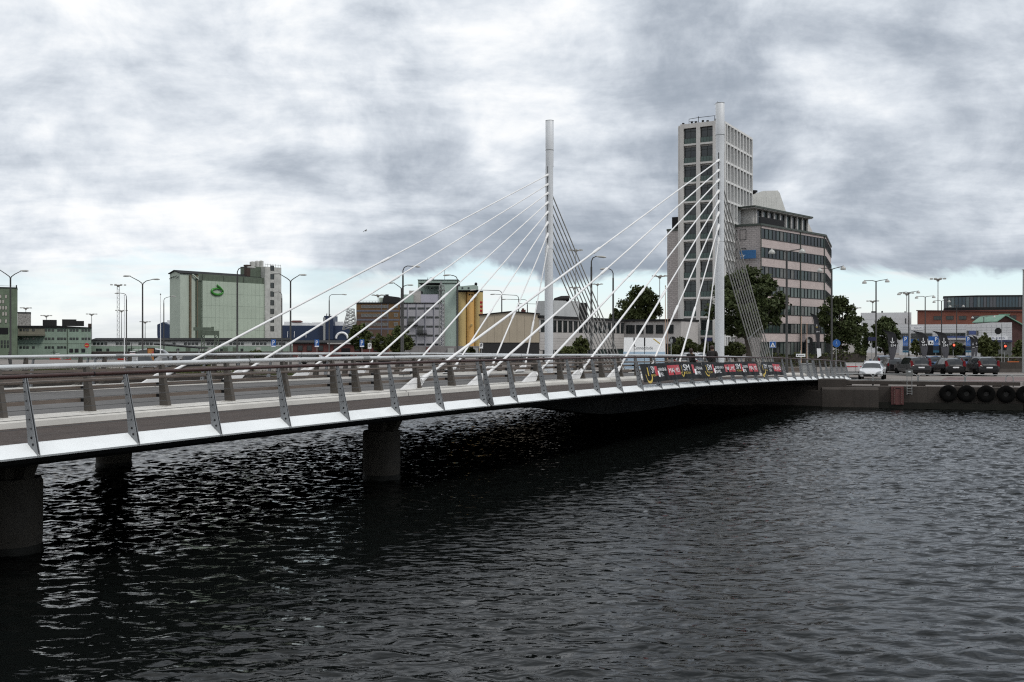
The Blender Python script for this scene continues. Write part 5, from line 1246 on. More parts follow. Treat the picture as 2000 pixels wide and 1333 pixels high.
pole('pole', 'shorter pale marker pole nearest the office entrance arch', 'pole', 1576, 634, 84, .045, MATS['pale_orange_pole'])
pole('mast', 'thick pale mast at the right edge beside the glass block', 'mast', 1999.5, 528, 95, .16, GALV)

# ================================================================== SIGNS, FLAGS, BARRIERS
def signpost(label, u, v_c, Y, builder, h_extra=.4, name='traffic_sign', cat='sign', group=None):
    root = thing(name, label, cat, base_at(u, Y), 0, group); zc = zat(v_c, Y)-GZ; px = Y/F
    part('pole', GALV, root, lambda m: m.tube((0, .05, 0), (0, .05, zc+h_extra), .032, n=7))
    builder(root, zc, px); return root
def sq(root, m_, x0, x1, z0, z1, y=-.02, name='panel', th=.03): part(name, m_, root, lambda m: m.box(x0, x1, y-th, y, z0, z1))
def ped(root, z, px):
    r = 6.3*px; sq(root, SIGNW, -r, r, z-r, z+r); sq(root, SIGNB, -r*.93, r*.93, z-r*.93, z+r*.93, -.053, 'blue_field', .004)
    part('triangle', SIGNW, root, lambda m: m.prism([(-r*.72, z-r*.66), (r*.72, z-r*.66), (0, z+r*.72)], -.064, -.058, 'xz'))
    part('walker', BLACK, root, lambda m: [m.prism([(-r*.1, z-r*.1), (r*.12, z-r*.1), (r*.06, z+r*.22), (-r*.06, z+r*.22)], -.072, -.066, 'xz'), m.prism([(-r*.25, z-r*.55), (-r*.1, z-r*.55), (r*.06, z-r*.1), (-r*.09, z-r*.1)], -.072, -.066, 'xz'), m.prism([(r*.12, z-r*.55), (r*.28, z-r*.55), (r*.10, z-r*.1), (-r*.03, z-r*.1)], -.072, -.066, 'xz')])
signpost('blue pedestrian crossing sign with a white triangle beside the backstays', 1509, 674, 82, ped)
def disc(m1, m2, r_px, extra=None):
    def f(root, z, px):
        r = r_px*px
        part('disc', m1, root, lambda m: m.lathe([(r, -.04), (r, -.015), (.01, -.01)], 24, (0, -.02, z), axis='y'))
        if extra: extra(root, z, r)
    return f
def blue_arrow(root, z, r): part('symbol', mat('sign_pale_blue', (.25, .38, .62), .5), root, lambda m: [m.box(-r*.08, r*.08, -.066, -.062, z-r*.4, z+r*.5), m.prism([(-r*.3, z-r*.1), (r*.3, z-r*.1), (0, z-r*.55)], -.066, -.062, 'xz')])
signpost('round blue cycle path sign in front of the office hedge', 1633.5, 671.5, 86, disc(SIGNB, None, 7.6, blue_arrow))
def noentry(root, z, r): sq(root, SIGNY, -r*.72, r*.72, z-r*.15, z+r*.15, -.066, 'bar', .004)
signpost('round red no-entry sign with a pale bar at the green warehouse', 170, 675.5, 112, disc(SIGNR, None, 4.6, noentry), 1.3)
def psign(root, z, px):
    w = 4.4*px; sq(root, SIGNB, -w, w, z-7.8*px, z+7*px)
    part('lettering', SIGNW, root, lambda m: text_box(m, 'P', -w*.45, w*.5, z-4*px, z+5*px, -.057))
    sq(root, SIGNW, -w*.9, w*.9, z-7.4*px, z-5.2*px, -.053, 'plate', .004)
for u, l in ((534.5, 'small blue parking sign at the foot of the stair tower'), (619, 'small blue parking sign in front of the red brick shed'), (707, 'small blue parking sign under the brown mill tree')): signpost(l, u, 671, 125, psign)
def bigp(extra):
    def f(root, z, px):
        w = 5*px
        sq(root, SIGNB, -w, w, z-5*px, z+6*px); part('lettering', SIGNW, root, lambda m: text_box(m, 'P', -w*.42, w*.5, z-3.2*px, z+4.4*px, -.057))
        sq(root, SIGNB, -w, w, z-12.5*px, z-5.4*px, name='sub_panel'); sq(root, SIGNW, -w, w, z-9.1*px, z-8.6*px, -.052, 'line', .004)
        sq(root, mat('price_panel_navy', (.008, .02, .045), .4, .1, 3), -w*1.15, w*1.15, z-21*px, z-13*px, name='price_panel')
        sq(root, mat('price_panel_teal', (.02, .10, .17), .4, .1, 3), -w*1.15, w*1.15, z-25.5*px, z-21.3*px, name='price_panel')
        if extra:
            sq(root, SIGNB, -w*3.0, -w*1.04, z-2*px, z+6*px, name='info_panel'); sq(root, SIGNW, -w*2.9, -w*1.1, z-10*px, z-2.4*px, name='info_panel')
            sq(root, BLACK, -w*2.5, -w*1.9, z-8.5*px, z-4*px, -.052, 'pictogram', .004); sq(root, BLACK, -w*1.7, -w*1.35, z-9*px, z-6*px, -.052, 'pictogram', .004)
    return f
signpost('tall blue parking board beside the round tree', 1768.3, 664, 104, bigp(False), name='parking_board'); signpost('wide blue parking board with an information panel', 1828, 664, 104, bigp(True), name='parking_board')
signpost('tall blue parking board left of the round bush', 1891.3, 664, 104, bigp(False), name='parking_board')
def bigdisc(root, z, px): disc(BLACK, None, 6.6)(root, z, px); part('bracket', GALV, root, lambda m: [m.tube((1.3*.34, .05, -z), (1.3*.34, .05, z*0+6*px+z), .05, n=7)] if 0 else [m.tube((-6*px, .03, z), (6*px, .03, z), .02, n=5)])
signpost('round dark sign seen from behind in front of the panelled hall', 1957, 647.5, 100, lambda root, z, px: [part('disc', BLACK, root, lambda m: m.lathe([(6.6*px, -.04), (6.6*px, -.01), (.01, 0)], 24, (-8*px, -.02, z), axis='y')), part('bracket', GALV, root, lambda m: m.tube((-8*px, .0, z), (0, .05, z), .03, n=6))], 14.5*100/F)
def endp(root, z, px):
    w = 3.4*px; sq(root, SIGNW, -w, w, z-5.5*px, z+5*px)
    part('ring', BLACK, root, lambda m: [m.path([(w*.5*math.cos(a), -.06, z+1.2*px+w*.75*math.sin(a)) for a in [math.pi*2*i/16 for i in range(17)]], .025, 5), m.tube((-w*.6, -.06, z-2*px), (w*.6, -.06, z+4*px), .022, n=5)])
signpost('white sign with a crossed ring before the annex', 940, 676, 100, lambda r_, z, p: [endp(r_, z, p)] if 0 else endp(r_, z, p)); signpost('white sign with a crossed ring before the red brick shed', 722, 676.5, 112, endp)
def wbox(root, z, px): sq(root, SIGNW, -9*px, 9*px, z-2.9*px, z+2.9*px); sq(root, BLACK, -7.5*px, -5*px, z-1.2*px, z+1.2*px, -.052, 'mark', .004); sq(root, mat('mark_grey', (.2, .2, .2), .6), -4*px, 7*px, z-.8*px, z+.8*px, -.052, 'mark', .004)
signpost('small white direction board behind the railing near the marker poles', 1563.5, 695, 80, wbox)
def navy(root, z, px): sq(root, mat('navy_board', (.012, .014, .06), .5, .1, 3), -8*px, 7.5*px, z-3.5*px, z+3.5*px)
signpost('dark navy direction board under the tower block balconies', 1383, 664, 95, navy); signpost('dark navy direction board before the slender trees', 1703, 663, 96, navy, .2)
def sigback(root, z, px):
    part('backplate', BLACK, root, lambda m: m.lathe([(7*px, -.03), (7*px, .0)], 18, (3*px, .1, z+2*px), axis='y')); part('signal_box', GALV, root, lambda m: m.box(-2.2*px, 2.2*px, -.12, .0, z-3*px, z+4*px))
signpost('grey traffic signal with a round black backing beside the billboard', 1311, 667, 88, sigback, name='traffic_signal', cat='traffic light'); signpost('grey traffic signal with a round black backing at the office entrance', 1578, 668, 86, sigback, name='traffic_signal', cat='traffic light')
RED = mat('signal_red_lit', (1.0, .06, .03), .4, 0, 1, emit=3.5)
def sigred(root, z, px):
    part('housing', BLACK, root, lambda m: m.box(-2.6*px, 2.6*px, -.15, .04, z-8*px, z+3.6*px)); part('red_lens', RED, root, lambda m: m.lathe([(2.0*px, -.01), (1.7*px, -.03), (.01, -.035)], 14, (0, -.15, z), axis='y'))
    for k in (1, 2): part('dark_lens', DARKST, root, lambda m: m.lathe([(1.6*px, -.012), (.01, -.02)], 12, (0, -.15, z-3.1*px*k), axis='y'))
signpost('red traffic light beside the parking boards', 1862, 675, 110, sigred, name='traffic_light', cat='traffic light'); signpost('red traffic light beside the round bush', 1962, 677, 106, sigred, name='traffic_light', cat='traffic light')
part_ = None
# beach flags
CHAR = mat('flag_charcoal', (.013, .013, .017), .7, .2, 2); GREYF = mat('flag_grey', (.055, .055, .066), .7, .2, 2)
def beach_flag(label, u, v0, v1, w_px, Y, lean=0, white=False):
    root = thing('beach_flag', label, 'flag', base_at(u, Y), 0, 'event beach flags'); px = Y/F; zt, zb = zat(v0, Y)-GZ, zat(v1, Y)-GZ; hgt = zt-zb; w = w_px*px
    n = 14; V = []
    def edge(f): return lean*px*f+ (0 if f < .7 else -w*.15*((f-.7)/.3)**1.5)
    for i in range(n+1):
        f = i/n; x0 = edge(f)-w*(.10 if f < .9 else .10+.5*(f-.9)/.1); ww = w*(.35+.75*math.sin(min(1, f*1.25+.05)*math.pi*.62))*(1 if f < .86 else max(.05, math.sqrt(max(0, 1-((f-.86)/.14)**2))))
        for j in range(4): V.append((x0+ww*j/3, -.03*math.sin(f*5+j), zb+hgt*f))
    mb = MB(); 
    for i in range(n):
        for j in range(3): mb.add([V[i*4+j], V[i*4+j+1], V[i*4+j+5], V[i*4+j+4]], [(0, 1, 2, 3)], 1 if i < n*.42 else 0, True)
    mb.build('cloth', [CHAR, GREYF if not white else CHAR], root)
    part('pole', POLE, root, lambda m: m.path([(edge(0)-w*.1, .02, 0), (edge(.5)-w*.1, .02, zb+hgt*.5), (edge(1)-w*.3, .02, zt)], [.025, .02, .01], 6))
    f = .62; part('emblem', SIGNY if white else SIGNW, root, lambda m: m.path([(edge(f)+w*.38+w*.20*math.cos(a), -.06, zb+hgt*f+w*.22*math.sin(a)) for a in [math.pi*(1+i/8) for i in range(9)]], w*.045, 5))
    part('emblem_bar', SIGNW, root, lambda m: m.box(edge(f)+w*.34, edge(f)+w*.42, -.07, -.055, zb+hgt*f-w*.05, zb+hgt*f+w*.42))
    f = .47; part('lettering', SIGNW, root, lambda m: text_box(m, 'SM', edge(f)+w*.12, edge(f)+w*.75, zb+hgt*f-w*.1, zb+hgt*f+w*.16, -.07))
    if white: part('white_panel', SIGNW, root, lambda m: m.prism([(lean*px*-.1-w*.2, zb-.75), (w*.75, zb-.55), (w*.6, zb+.02), (-w*.25, zb+.02)], -.06, -.045, 'xz'))
beach_flag('narrow dark beach flag with a white lower panel by the office entrance', 1597, 612, 682, 9, 80, -9, True)
beach_flag('wide charcoal beach flag in front of the round tree', 1740, 645, 704, 16, 92, -6); beach_flag('charcoal beach flag left of the wide parking board', 1803, 647, 700, 15, 94, -10)
beach_flag('charcoal beach flag right of the wide parking board', 1845, 647, 702, 16, 94, -13); beach_flag('slim charcoal beach flag beside the right parking board', 1899, 657, 700, 7, 98, -3)
beach_flag('slim dark beach flag overlapping the round bush', 1905.5, 656, 698, 6, 99, -2)
# billboard
bl = Fr(ray(1217, 86), 86, 0); BL = bl.root('billboard', 'white billboard with grey lettering and a pale blue foot', 'billboard')
part('board', mat('billboard_white', (.92, .93, .94), .4, .05, 1), BL, lambda m: m.prism([(0, bl.z(1217, 722)), (bl.s(1219), bl.z(1219, 660)), (bl.s(1299), bl.z(1299, 661)), (bl.s(1300), bl.z(1300, 722))], 0, .15, 'xz'))
part('blue_foot', mat('billboard_blue', (.42, .55, .68), .5, .1, 1), BL, lambda m: m.box(.02, bl.s(1299.6), -.006, -.002, bl.z(1250, 721), bl.z(1250, 688)))
part('lettering', mat('letter_grey', (.11, .12, .13), .5), BL, lambda m: text_box(m, 'Connectitude', bl.s(1238), bl.s(1275), bl.z(1250, 683.5), bl.z(1250, 677), -.008))
part('small_print', MATS['sign_gold'], BL, lambda m: m.prism([(bl.s(1275), bl.z(1275, 663)), (bl.s(1277), bl.z(1275, 662)), (bl.s(1293), bl.z(1293, 674)), (bl.s(1292), bl.z(1293, 675.5))], -.008, -.003, 'xz'))
for u in (1222, 1260, 1296): part('leg', GALV, BL, lambda m: m.box(bl.s(u), bl.s(u)+.1, .155, .26, GZ, bl.z(1250, 665)))
for u, l in ((1238.5, 'thin black bollard lamp standing before the billboard text'), (1259, 'thin black bollard lamp at the middle of the billboard')):
    r_ = thing('slim_post', l, 'post', base_at(u, 82)); part('post', BLACK, r_, lambda m: m.tube((0, 0, 0), (0, 0, zat(676, 82)-GZ), .025, n=6)); part('head', BLACK, r_, lambda m: m.box(-.05, .05, -.05, .05, zat(677, 82)-GZ, zat(660.5, 82)-GZ))
# road-work barriers
ORNG = mat('barrier_orange', (.42, .10, .02), .6, .2, 3); WR_ = mat('barrier_white', (.55, .52, .52), .6, .25, 2)
def barrier(label, u0, u1, Y, m1, m2, h=1.0):
    r_ = thing('road_barrier', label, 'barrier', base_at(u0, Y), 0, 'road-work barriers'); L = ray(u1, Y)-ray(u0, Y); n = max(2, round(L/.85))
    for i in range(n): part('board', m1 if i % 2 == 0 else m2, r_, lambda m: m.box(L*i/n+.02, L*(i+1)/n-.02, 0, .06, .32, h))
    part('top_rail', GALV, r_, lambda m: m.tube((0, .03, h+.03), (L, .03, h+.03), .025, n=6)); part('red_strip', SIGNR, r_, lambda m: m.box(0, L, -.012, -.003, h*.66, h*.74))
    for x in (.05, L/2, L-.05): part('leg', GALV, r_, lambda m: m.box(x-.03, x+.03, .07, .12, 0, h)); part('foot', RUBBER, r_, lambda m: m.box(x-.12, x+.12, -.35, .45, 0, .08))
barrier('white road barrier with red strips behind the railing end', 1651, 1692, 90, WR_, WR_, 1.05); barrier('red and white road barrier left of the wide beach flag', 1693, 1722, 97, WR_, SIGNR, 1.0)
barrier('orange road barrier behind the parked grey cars', 1723, 1760, 100, ORNG, SIGNR); barrier('orange road barrier under the parking boards', 1795, 1870, 108, ORNG, WR_)
cw = Fr(ray(1934, 97), 97, 0); CW = cw.root('concrete_barrier', 'grey concrete road barrier right of the parked cars', 'barrier')
for i in range(3): part('block', CONCQ, CW, lambda m: m.prism([(-.3, GZ), (-.1, GZ+.35), (-.08, zat(708.5, 97)), (.12, zat(708.5, 97)), (.3, GZ)], i*3.2+.01, i*3.2+3.18, 'yz'))
part('orange_strip', ORNG, CW, lambda m: m.box(cw.s(1968), cw.s(1990), -.07, .08, zat(708.5, 97), zat(706.3, 97)))
for x in (0.0, 2.05): part('hoop', GALV, CW, lambda m: m.path([(x, .5, GZ), (x, .5, zat(700, 97)), (x+.15, .5, zat(699, 97)), (x+1.85, .5, zat(699, 97)), (x+2.0, .5, zat(700, 97)), (x+2.0, .5, GZ)], .03, 6))
ut = thing('utility_cabinet', 'grey roadside cabinet with benches behind the railing', 'cabinet', base_at(1579, 78)); part('cabinet', GALV, ut, lambda m: m.box(-.45, .35, 0, .5, 0, 1.25)); part('lid', GALV, ut, lambda m: m.box(-.5, .4, -.04, .54, 1.252, 1.3))
bn = thing('bench', 'wooden bench on the pavement beside the grey cabinet', 'bench', base_at(1553, 79)); part('seat', BROWNR, bn, lambda m: m.box(-.7, .7, -.2, .2, .42, .47)); part('backrest', BROWNR, bn, lambda m: m.box(-.7, .7, .2, .25, .6, .95))
for x in (-.6, .55): part('leg', GALV, bn, lambda m: m.box(x, x+.06, -.18, .25, 0, .415))
rp = thing('red_pavement', None, None); bpy.data.objects.remove(rp)
mb = MB(); mb.add([(ray(u, Y), Y, GZ+.004) for u, Y in ((1830, 74), (1850, 84), (2080, 84), (2080, 74))], [(0, 1, 2, 3)]); tag(mb.build('red_pavement', REDPAVE), kind='structure')
mb = MB(); mb.add([(ray(u, Y), Y, GZ+.004) for u, Y in ((1560, 82), (1640, 128), (2300, 128), (2300, 96), (1740, 96))], [(0, 1, 2, 3, 4)]); tag(mb.build('road', ROADA), kind='structure')
for k in range(8): 
    mb = MB(); xx = 33+5*k; mb.add([(xx, 112, GZ+.008), (xx+2.2, 112, GZ+.008), (xx+2.2, 112.3, GZ+.008), (xx, 112.3, GZ+.008)], [(0, 1, 2, 3)]); tag(mb.build('lane_marking', LINE), kind='structure')
mc = []
for u, Y in ((1858, 82), (1877, 80), (1790, 77)): 
    mb = MB(); mb.lathe([(.32, 0), (.32, .006)], 18); o = mb.build('manhole_cover', DARKST, None, (ray(u, Y), Y, GZ+.003)); tag(o, {1858: 'round manhole cover in the pavement behind the ladder side', 1877: 'round manhole cover in the pavement below the dark hatchback', 1790: 'round manhole cover in the pavement below the grey car'}[u], 'manhole')

# ================================================================== VEHICLES
TYR = MB(); TYR.lathe([(.20, -.10), (.31, -.105), (.335, -.06), (.335, .06), (.31, .105), (.20, .10)], 20, axis='y'); TYM = TYR.mesh('tyre', RUBBER)
RIM = MB(); RIM.lathe([(.02, -.085), (.10, -.07), (.205, -.09), (.205, .09), (.10, .07), (.02, .085)], 14, axis='y'); RIMM = RIM.mesh('rim', mat('alloy_rim', (.30, .31, .32), .35, .1, 3, metal=.6))
SUVS = [(-2.22, .74, .42, .90, .93, .60), (-2.15, .89, .32, 1.02, 1.06, .74), (-2.03, .92, .29, 1.06, 1.36, .68), (-1.80, .93, .27, 1.07, 1.57, .66), (-1.1, .93, .26, 1.04, 1.65, .66), (-.2, .93, .26, 1.0, 1.645, .66),
        (.35, .93, .26, .99, 1.56, .64), (1.02, .92, .26, .98, 1.06, .74), (1.75, .90, .28, .93, .97, .70), (2.08, .84, .32, .80, .83, .6), (2.2, .70, .40, .62, .65, .5)]
WAG = [(-2.36, .70, .38, .82, .85, .55), (-2.28, .86, .28, .90, .93, .70), (-2.1, .90, .24, .93, 1.16, .66), (-1.75, .91, .22, .93, 1.38, .62), (-1.0, .91, .22, .91, 1.46, .62), (-.1, .91, .22, .88, 1.45, .62),
       (.55, .91, .22, .87, 1.30, .60), (1.22, .90, .22, .86, .94, .72), (1.85, .87, .24, .80, .85, .66), (2.22, .78, .28, .64, .68, .52), (2.36, .60, .36, .50, .53, .42)]
HATCH = [(a*.93, b*.97, c, d*.97, e*.93, f*.97) for a, b, c, d, e, f in SUVS]
def car(label, u, Y, fwd, paint, shape=SUVS, zg=GZ, loc=None, plate=True, group=None):
    root = thing('car', label, 'car', loc or base_at(u, Y), math.atan2(fwd[1], fwd[0]), group)
    body, gls = MB(), MB(); rings = []
    for x, w, zb, be, ro, wr in shape:
        pts = [(0, zb), (w*.82, zb), (w*.97, zb+.14), (w, (zb+be)*.52), (w*.965, be), (wr, ro-.05), (wr*.72, ro), (0, ro+.015)]
        rings.append([(x, y, z) for y, z in pts]+[(x, -y, z) for y, z in pts[-2:0:-1]])
    n = len(rings[0])
    for i in range(len(rings)-1):
        for j in range(n):
            k = (j+1) % n; q = [rings[i][j], rings[i][k], rings[i+1][k], rings[i+1][j]]
            jj = min(j, n-1-j)
            s0, s1 = shape[i], shape[i+1]; dz = abs(s1[4]-s0[4])
            tall = min(s0[4]-s0[3], s1[4]-s1[3]) > .2
            side = jj == 4 and tall; screen = jj >= 5 and dz > .16 and (s0[4]-s0[3] > .2 or s1[4]-s1[3] > .2)
            (gls if side or screen else body).add(q, [(0, 1, 2, 3)], 0, True)
    body.add(rings[0], [tuple(range(n))]); body.add(rings[-1], [tuple(range(n))[::-1]])
    B = body.build('body', paint, root); gls.build('glass', mat('car_glass', (.012, .014, .016), .06, .2, 1, spec=.7), root)
    L0, L1 = shape[0][0], shape[-1][0]
    for x in (-1.34, 1.36):
        for y in (-.84, .84): w_ = inst('wheel', TYM, root, (x, y, .335)); inst('rim', RIMM, w_)
    sh = shape[1]
    for s in (-1, 1):
        part('tail_light', mat('tail_red', (.16, .008, .012), .5, .2, 3, spec=.2), root, lambda m: m.prism([(s*sh[1]*.68, sh[3]-.14), (s*sh[1]*.99, sh[3]-.18), (s*sh[1]*.95, sh[3]+.34 if sh[4] > .95 and shape[2][4] > 1.2 else sh[3]+.1), (s*sh[1]*.86, sh[3]+.32 if shape[2][4] > 1.2 else sh[3]+.08)], L0+.02, L0+.34, 'yz'))
        part('headlight', mat('headlight_glass', (.45, .47, .5), .15, .1, 3), root, lambda m: m.prism([(s*.36, .56), (s*.74, .60), (s*.78, .74), (s*.5, .68)], L1-.26, L1-.005, 'yz'))
        part('mirror', paint, root, lambda m: m.box(.68, .86, s*.96-.09, s*.96+.09, shape[6][3]+.02, shape[6][3]+.17))
        part('roof_rail', GALV, root, lambda m: m.path([(-1.7, s*.6, shape[3][4]-.01), (-1.4, s*.6, shape[4][4]+.03), (-.1, s*.6, shape[5][4]+.04), (.25, s*.6, shape[6][4]+.04)], .018, 5))
    part('rear_bumper', BLACK, root, lambda m: m.box(L0-.03, L0+.05, -.72, .72, .40, .56)); part('grille', BLACK, root, lambda m: m.box(L1-.10, L1+.02, -.52, .52, .33, .50))
    if plate: part('number_plate', SIGNW, root, lambda m: m.box(L0-.045, L0-.031, -.26, .26, .70, .81))
    return root
CG = 'cars parked on the quay'
def paint(name, c, m=.15): return mat(name, c, .3, .06, 2, metal=m, coat=.5, spec=.35)
GREYC = paint('paint_dark_grey', (.035, .036, .039)); BLKC = paint('paint_black', (.007, .007, .008)); WHTC = paint('paint_white_car', (.62, .63, .65), .05); SILC = paint('paint_silver', (.34, .35, .36)); BLUC = paint('paint_blue', (.02, .07, .16)); DKG = paint('paint_charcoal', (.013, .014, .016))
car('white estate car facing the quay edge railing', 1704, 79, (-.40, -.92), WHTC, WAG, plate=False, group=CG)
car('dark grey crossover car parked beside the wide beach flag', 1781, 88.5, (.03, 1), GREYC, group=CG)
car('black lower crossover car parked between two others', 1849, 88.5, (.05, 1), BLKC, HATCH, group=CG)
car('black tall crossover car with silver trim nearest the concrete barrier', 1912, 88, (.06, 1), DKG, group=CG)
car('dark car mostly hidden beside the dark grey crossover', 1741, 95, (.15, 1), BLKC, WAG, group=CG)
car('blue car behind the road barriers and white estate', 1722, 104, (.1, 1), BLUC, HATCH, group=CG); car('blue car glimpsed between the two left crossovers', 1817, 101, (.05, 1), BLUC, HATCH, group=CG); car('blue car glimpsed between the two black crossovers', 1878, 102, (.05, 1), BLUC, HATCH, group=CG)
car('silver car parked on the far quay under the flagpole', 280, 101, (.55, -.83), SILC, SUVS, group=CG); car('grey car parked beside the silver one on the far quay', 325, 103, (.55, -.83), GREYC, WAG, group=CG); car('black car at the end of the far quay parking row', 367, 105, (.55, -.83), BLKC, SUVS, group=CG)
vn = car('white van roof showing above the far quay parking row', 312, 112, (1, .1), WHTC, [(a*1.15, b*1.08, c, d*1.15, e*1.32, f*1.15) for a, b, c, d, e, f in SUVS], group=CG)
car('pale car driving on the bridge behind the near pylon', 0, 0, (SD, CD), WHTC, WAG, loc=bw(67.5, 8.0, zf(67.5)+.28))
car('silver car parked beside the yard wall and mint mill', 873, 128, (1, .05), SILC, WAG, group=CG); car('white car parked before the red brick shed', 615, 132, (1, .1), WHTC, WAG, group=CG); car('dark car parked by the crossed-ring sign', 729, 132, (1, .1), DKG, WAG, group=CG)
# red boats in the inner basin
def boat(label, u, Y, k, s=1.0):
    r_ = thing('red_boat', label, 'boat', (ray(u, Y), Y, 0), R(k)); HUL = mat('boat_red', (.40, .035, .018), .45, .2, 1)
    L, B = 6.5*s, 2.0*s; V = []
    st = [(-L, .85, 1.5), (-L*.5, 1, 1.45), (0, 1, 1.6), (L*.5, .85, 1.9), (L*.85, .4, 2.3), (L, .03, 2.6)]
    for x, w, z in st: V += [(x, -B*w, z*s), (x*.97, -B*w*.7, -.5), (x*.97, B*w*.7, -.5), (x, B*w, z*s)]
    mb = MB(); mb.add(V, [(i*4+j, i*4+j+1, i*4+5+j, i*4+4+j) for i in range(5) for j in range(3)]+[(0, 1, 2, 3)]+[(i*4, i*4+4, i*4+7, i*4+3) for i in range(5)]); mb.build('hull', HUL, r_)
    part('cabin', HUL, r_, lambda m: m.prism([(-L*.45, 1.5*s), (-L*.42, 3.3*s), (L*.12, 3.3*s), (L*.28, 1.6*s)], -B*.75, B*.75, 'xz')); part('wheelhouse', WHITE, r_, lambda m: m.box(-L*.3, L*.0, -B*.5, B*.5, 3.302*s, 4.3*s)); part('wheelhouse_glass', GLASS, r_, lambda m: m.box(-L*.305, L*.005, -B*.51, B*.51, 3.6*s, 4.0*s))
    part('mast', BLACK, r_, lambda m: [m.tube((-L*.2, 0, 4.3*s), (-L*.2, 0, 7.6*s), .10, .05, n=6), m.box(-L*.2-.5, -L*.2+.5, -.6, .6, 5.2*s, 5.35*s), m.tube((-L*.2, -1, 6*s), (-L*.2, 1, 6*s), .05, n=5)]); part('radar', WHITE, r_, lambda m: m.box(-L*.12, L*.18, -.1, .1, 4.7*s, 4.9*s))
    part('rail', WHITE, r_, lambda m: m.path([(L*.3, -B*.8, 2.6*s), (L*.75, -B*.45, 3.0*s), (L*.95, 0, 3.3*s), (L*.75, B*.45, 3.0*s), (L*.3, B*.8, 2.6*s)], .05, 5))
boat('red rescue boat with a black mast before the green warehouse', 111, 200, 8, .42); boat('red boat with white details beside the advertising pillar', 264, 215, 25, .55)
adv = thing('advertising_pillar', 'red and yellow advertising pillar by the parked cars', 'sign', base_at(295, 110)); part('frame', DARKST, adv, lambda m: m.box(-.4, .4, -.1, .1, 0, 2.3)); part('poster', mat('poster_red', (.35, .04, .05), .5, .8, 2.5, col2=(.45, .28, .05)), adv, lambda m: m.box(-.34, .34, -.112, -.102, .7, 2.2))
cn = thing('quay_canopy', 'low dark canopy roof stretching along the far quay', 'canopy', base_at(300, 142)); part('roof', DARKST, cn, lambda m: m.prism([(0, 2.7), (6.6, 2.1), (6.6, 1.95), (0, 2.5)], 0, 4, 'xz'))
for x in (.3, 3.3, 6.3): part('leg', GALV, cn, lambda m: m.box(x, x+.12, .3, .42, 0, 2.0))
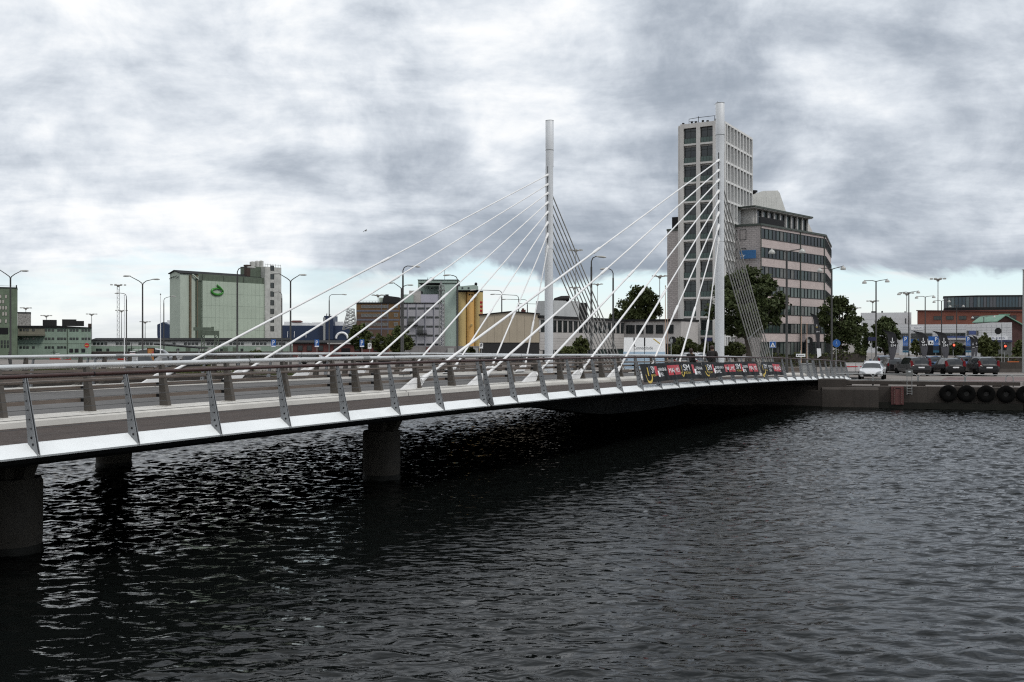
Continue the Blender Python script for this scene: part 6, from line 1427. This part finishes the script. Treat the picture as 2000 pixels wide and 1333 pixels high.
# ================================================================== PEOPLE AND BIRD
SKIN = mat('skin', (.38, .24, .18), .6, .1, 5)
def person(label, loc, rz, h, coat, trous, hair, pose=0, bag=None, hair_r=1.0):
    root = thing('person', label, 'person', loc, rz); k = h/1.75
    J = {'pel': (0, 0, .95), 'waist': (0, 0, 1.08), 'chest': (0, .01, 1.32), 'neck': (0, .01, 1.47), 'head': (0, -.02, 1.60), 'top': (0, -.015, 1.70),
         'hl': (-.10, 0, .90), 'kl': (-.11, -.03+.1*pose, .50), 'al': (-.11, .05-.12*pose, .09), 'tl': (-.12, -.10-.1*pose, .04), 'hr': (.10, 0, .90), 'kr': (.11, -.05-.1*pose, .50), 'ar': (.11, .02+.22*pose, .09), 'tr': (.12, -.13+.2*pose, .04),
         'sl': (-.20, .01, 1.40), 'el': (-.25, .03, 1.13), 'wl': (-.22, -.12, .92), 'fl': (-.21, -.16, .84), 'sr': (.20, .01, 1.40), 'er': (.25, .03, 1.13), 'wr': (.22, -.12, .92), 'fr': (.21, -.16, .84)}
    Rd = {'pel': .16, 'waist': .15, 'chest': .175, 'neck': .065, 'head': .095, 'top': .075, 'hl': .10, 'kl': .07, 'al': .05, 'tl': .04, 'hr': .10, 'kr': .07, 'ar': .05, 'tr': .04, 'sl': .085, 'el': .06, 'wl': .045, 'fl': .035, 'sr': .085, 'er': .06, 'wr': .045, 'fr': .035}
    Eg = ['pel waist', 'waist chest', 'chest neck', 'neck head', 'head top', 'pel hl', 'hl kl', 'kl al', 'al tl', 'pel hr', 'hr kr', 'kr ar', 'ar tr', 'chest sl', 'sl el', 'el wl', 'wl fl', 'chest sr', 'sr er', 'er wr', 'wr fr']
    ks = list(J); me = bpy.data.meshes.new('body'); me.from_pydata([tuple(c*k for c in J[x]) for x in ks], [[ks.index(a) for a in e.split()] for e in Eg], [])
    o = inst('body', me, root); sk = o.modifiers.new('skin', 'SKIN'); sk.use_smooth_shade = True; ss = o.modifiers.new('sub', 'SUBSURF'); ss.levels = ss.render_levels = 2
    lay = me.skin_vertices[0].data if me.skin_vertices else None
    if lay is None:
        bpy.context.view_layer.objects.active = o; me.skin_vertices.new() if hasattr(me.skin_vertices, 'new') else None; lay = me.skin_vertices[0].data
    for i, x in enumerate(ks): lay[i].radius = (Rd[x]*k*(1.12 if x in ('chest', 'waist', 'pel') else 1), Rd[x]*k*(.75 if x in ('chest', 'waist', 'pel') else 1)); lay[i].use_root = x == 'pel'
    m = bpy.data.materials.new('clothed_body'); m.use_nodes = True; n, l = m.node_tree.nodes, m.node_tree.links; T = NT(n, l)
    z = n.new('ShaderNodeSeparateXYZ'); l.new(n.new('ShaderNodeTexCoord').outputs['Object'], z.inputs[0])
    c = T.mix(T.math('GREATER_THAN', z.outputs[2], .80*k), trous, coat); c = T.mix(T.math('GREATER_THAN', z.outputs[2], 1.475*k), c, (.38, .24, .18)); c = T.mix(T.math('LESS_THAN', z.outputs[2], .10*k), c, (.02, .02, .02))
    l.new(c, n['Principled BSDF'].inputs['Base Color']); n['Principled BSDF'].inputs['Roughness'].default_value = .8; me.materials.append(m)
    part('hair', mat('hair_'+label[:12], hair, .6, .3, 20), root, lambda m_: m_.lathe([(.02, -.10*hair_r), (.085, -.08*hair_r), (.112, .0), (.108, .07), (.07, .12), (.01, .135)], 14, (0, .025*k, 1.64*k)))
    CT = mat('coat_'+label[:12], coat, .85, .2, 8, bump=.3)
    part('coat', CT, root, lambda m_: [m_.add([(a*math.cos(t), b*math.sin(t)+.005, z_*k) for a, b, z_ in ((.235*k, .165*k, .72), (.215*k, .155*k, .95), (.205*k, .15*k, 1.1), (.225*k, .155*k, 1.3), (.215*k, .135*k, 1.41), (.09*k, .08*k, 1.49)) for t in [2*math.pi*i/16 for i in range(16)]], [(i*16+j, i*16+(j+1) % 16, i*16+16+(j+1) % 16, i*16+16+j) for i in range(5) for j in range(16)], 0, True)])
    for s in (-1, 1): part('sleeve', CT, root, lambda m_: m_.path([(s*.18*k, .01, 1.42*k), (s*.235*k, .02, 1.30*k), (s*.265*k, .03*k, 1.12*k), (s*.23*k, -.12*k, .93*k)], [.085*k, .085*k, .072*k, .058*k], 10))
    if bag: part('backpack', mat('bag_'+label[:12], bag, .8, .2, 8), root, lambda m_: m_.lathe([(.02, -.22), (.13, -.2), (.15, 0), (.13, .18), (.02, .22)], 10, (0, .2*k, 1.25*k)))
    return root
def on_walk(u, e): t = tq(u, e); return bw(t, e, zf(t)+.19)
ba = math.atan2(CD, SD)
person('person in a dark coat walking beside the near pylon', on_walk(1391, 2.0), ba+R(90), 1.80, (.016, .013, .012), (.02, .02, .025), (.035, .014, .010), .8, (.014, .012, .012))
person('person in a mustard jacket with a dark bag on the bridge walkway', on_walk(1350, 2.7), ba+R(70), 1.60, (.13, .078, .02), (.02, .02, .03), (.055, .014, .010), .7, (.012, .014, .02), 1.2)
person('person in dark clothes walking on the far quay', base_at(19, 121), R(90), 1.72, (.012, .014, .022), (.012, .012, .016), (.02, .015, .012), .6)
bd = thing('seagull', 'small grey seagull flying above the far shore', 'bird', (ray(714, 115), 115, zat(452, 115)), R(35))
GULL = mat('gull_grey', (.30, .29, .28), .8, .4, 30, col2=(.06, .06, .06))
part('body', GULL, bd, lambda m: m.path([(-.2, 0, -.02), (-.1, 0, 0), (.05, 0, .01), (.16, 0, .03), (.22, 0, .02)], [.01, .045, .055, .035, .008], 8))
for s, tip in ((-1, .14), (1, -.10)): part('wing', GULL, bd, lambda m: m.add([(.06, 0, .03), (-.08, 0, .03), (-.06, s*.22, .10+tip*.4), (.05, s*.22, .11+tip*.4), (-.14, s*.46, tip), (-.08, s*.46, tip+.008)], [(0, 1, 2, 3), (3, 2, 4, 5)]))
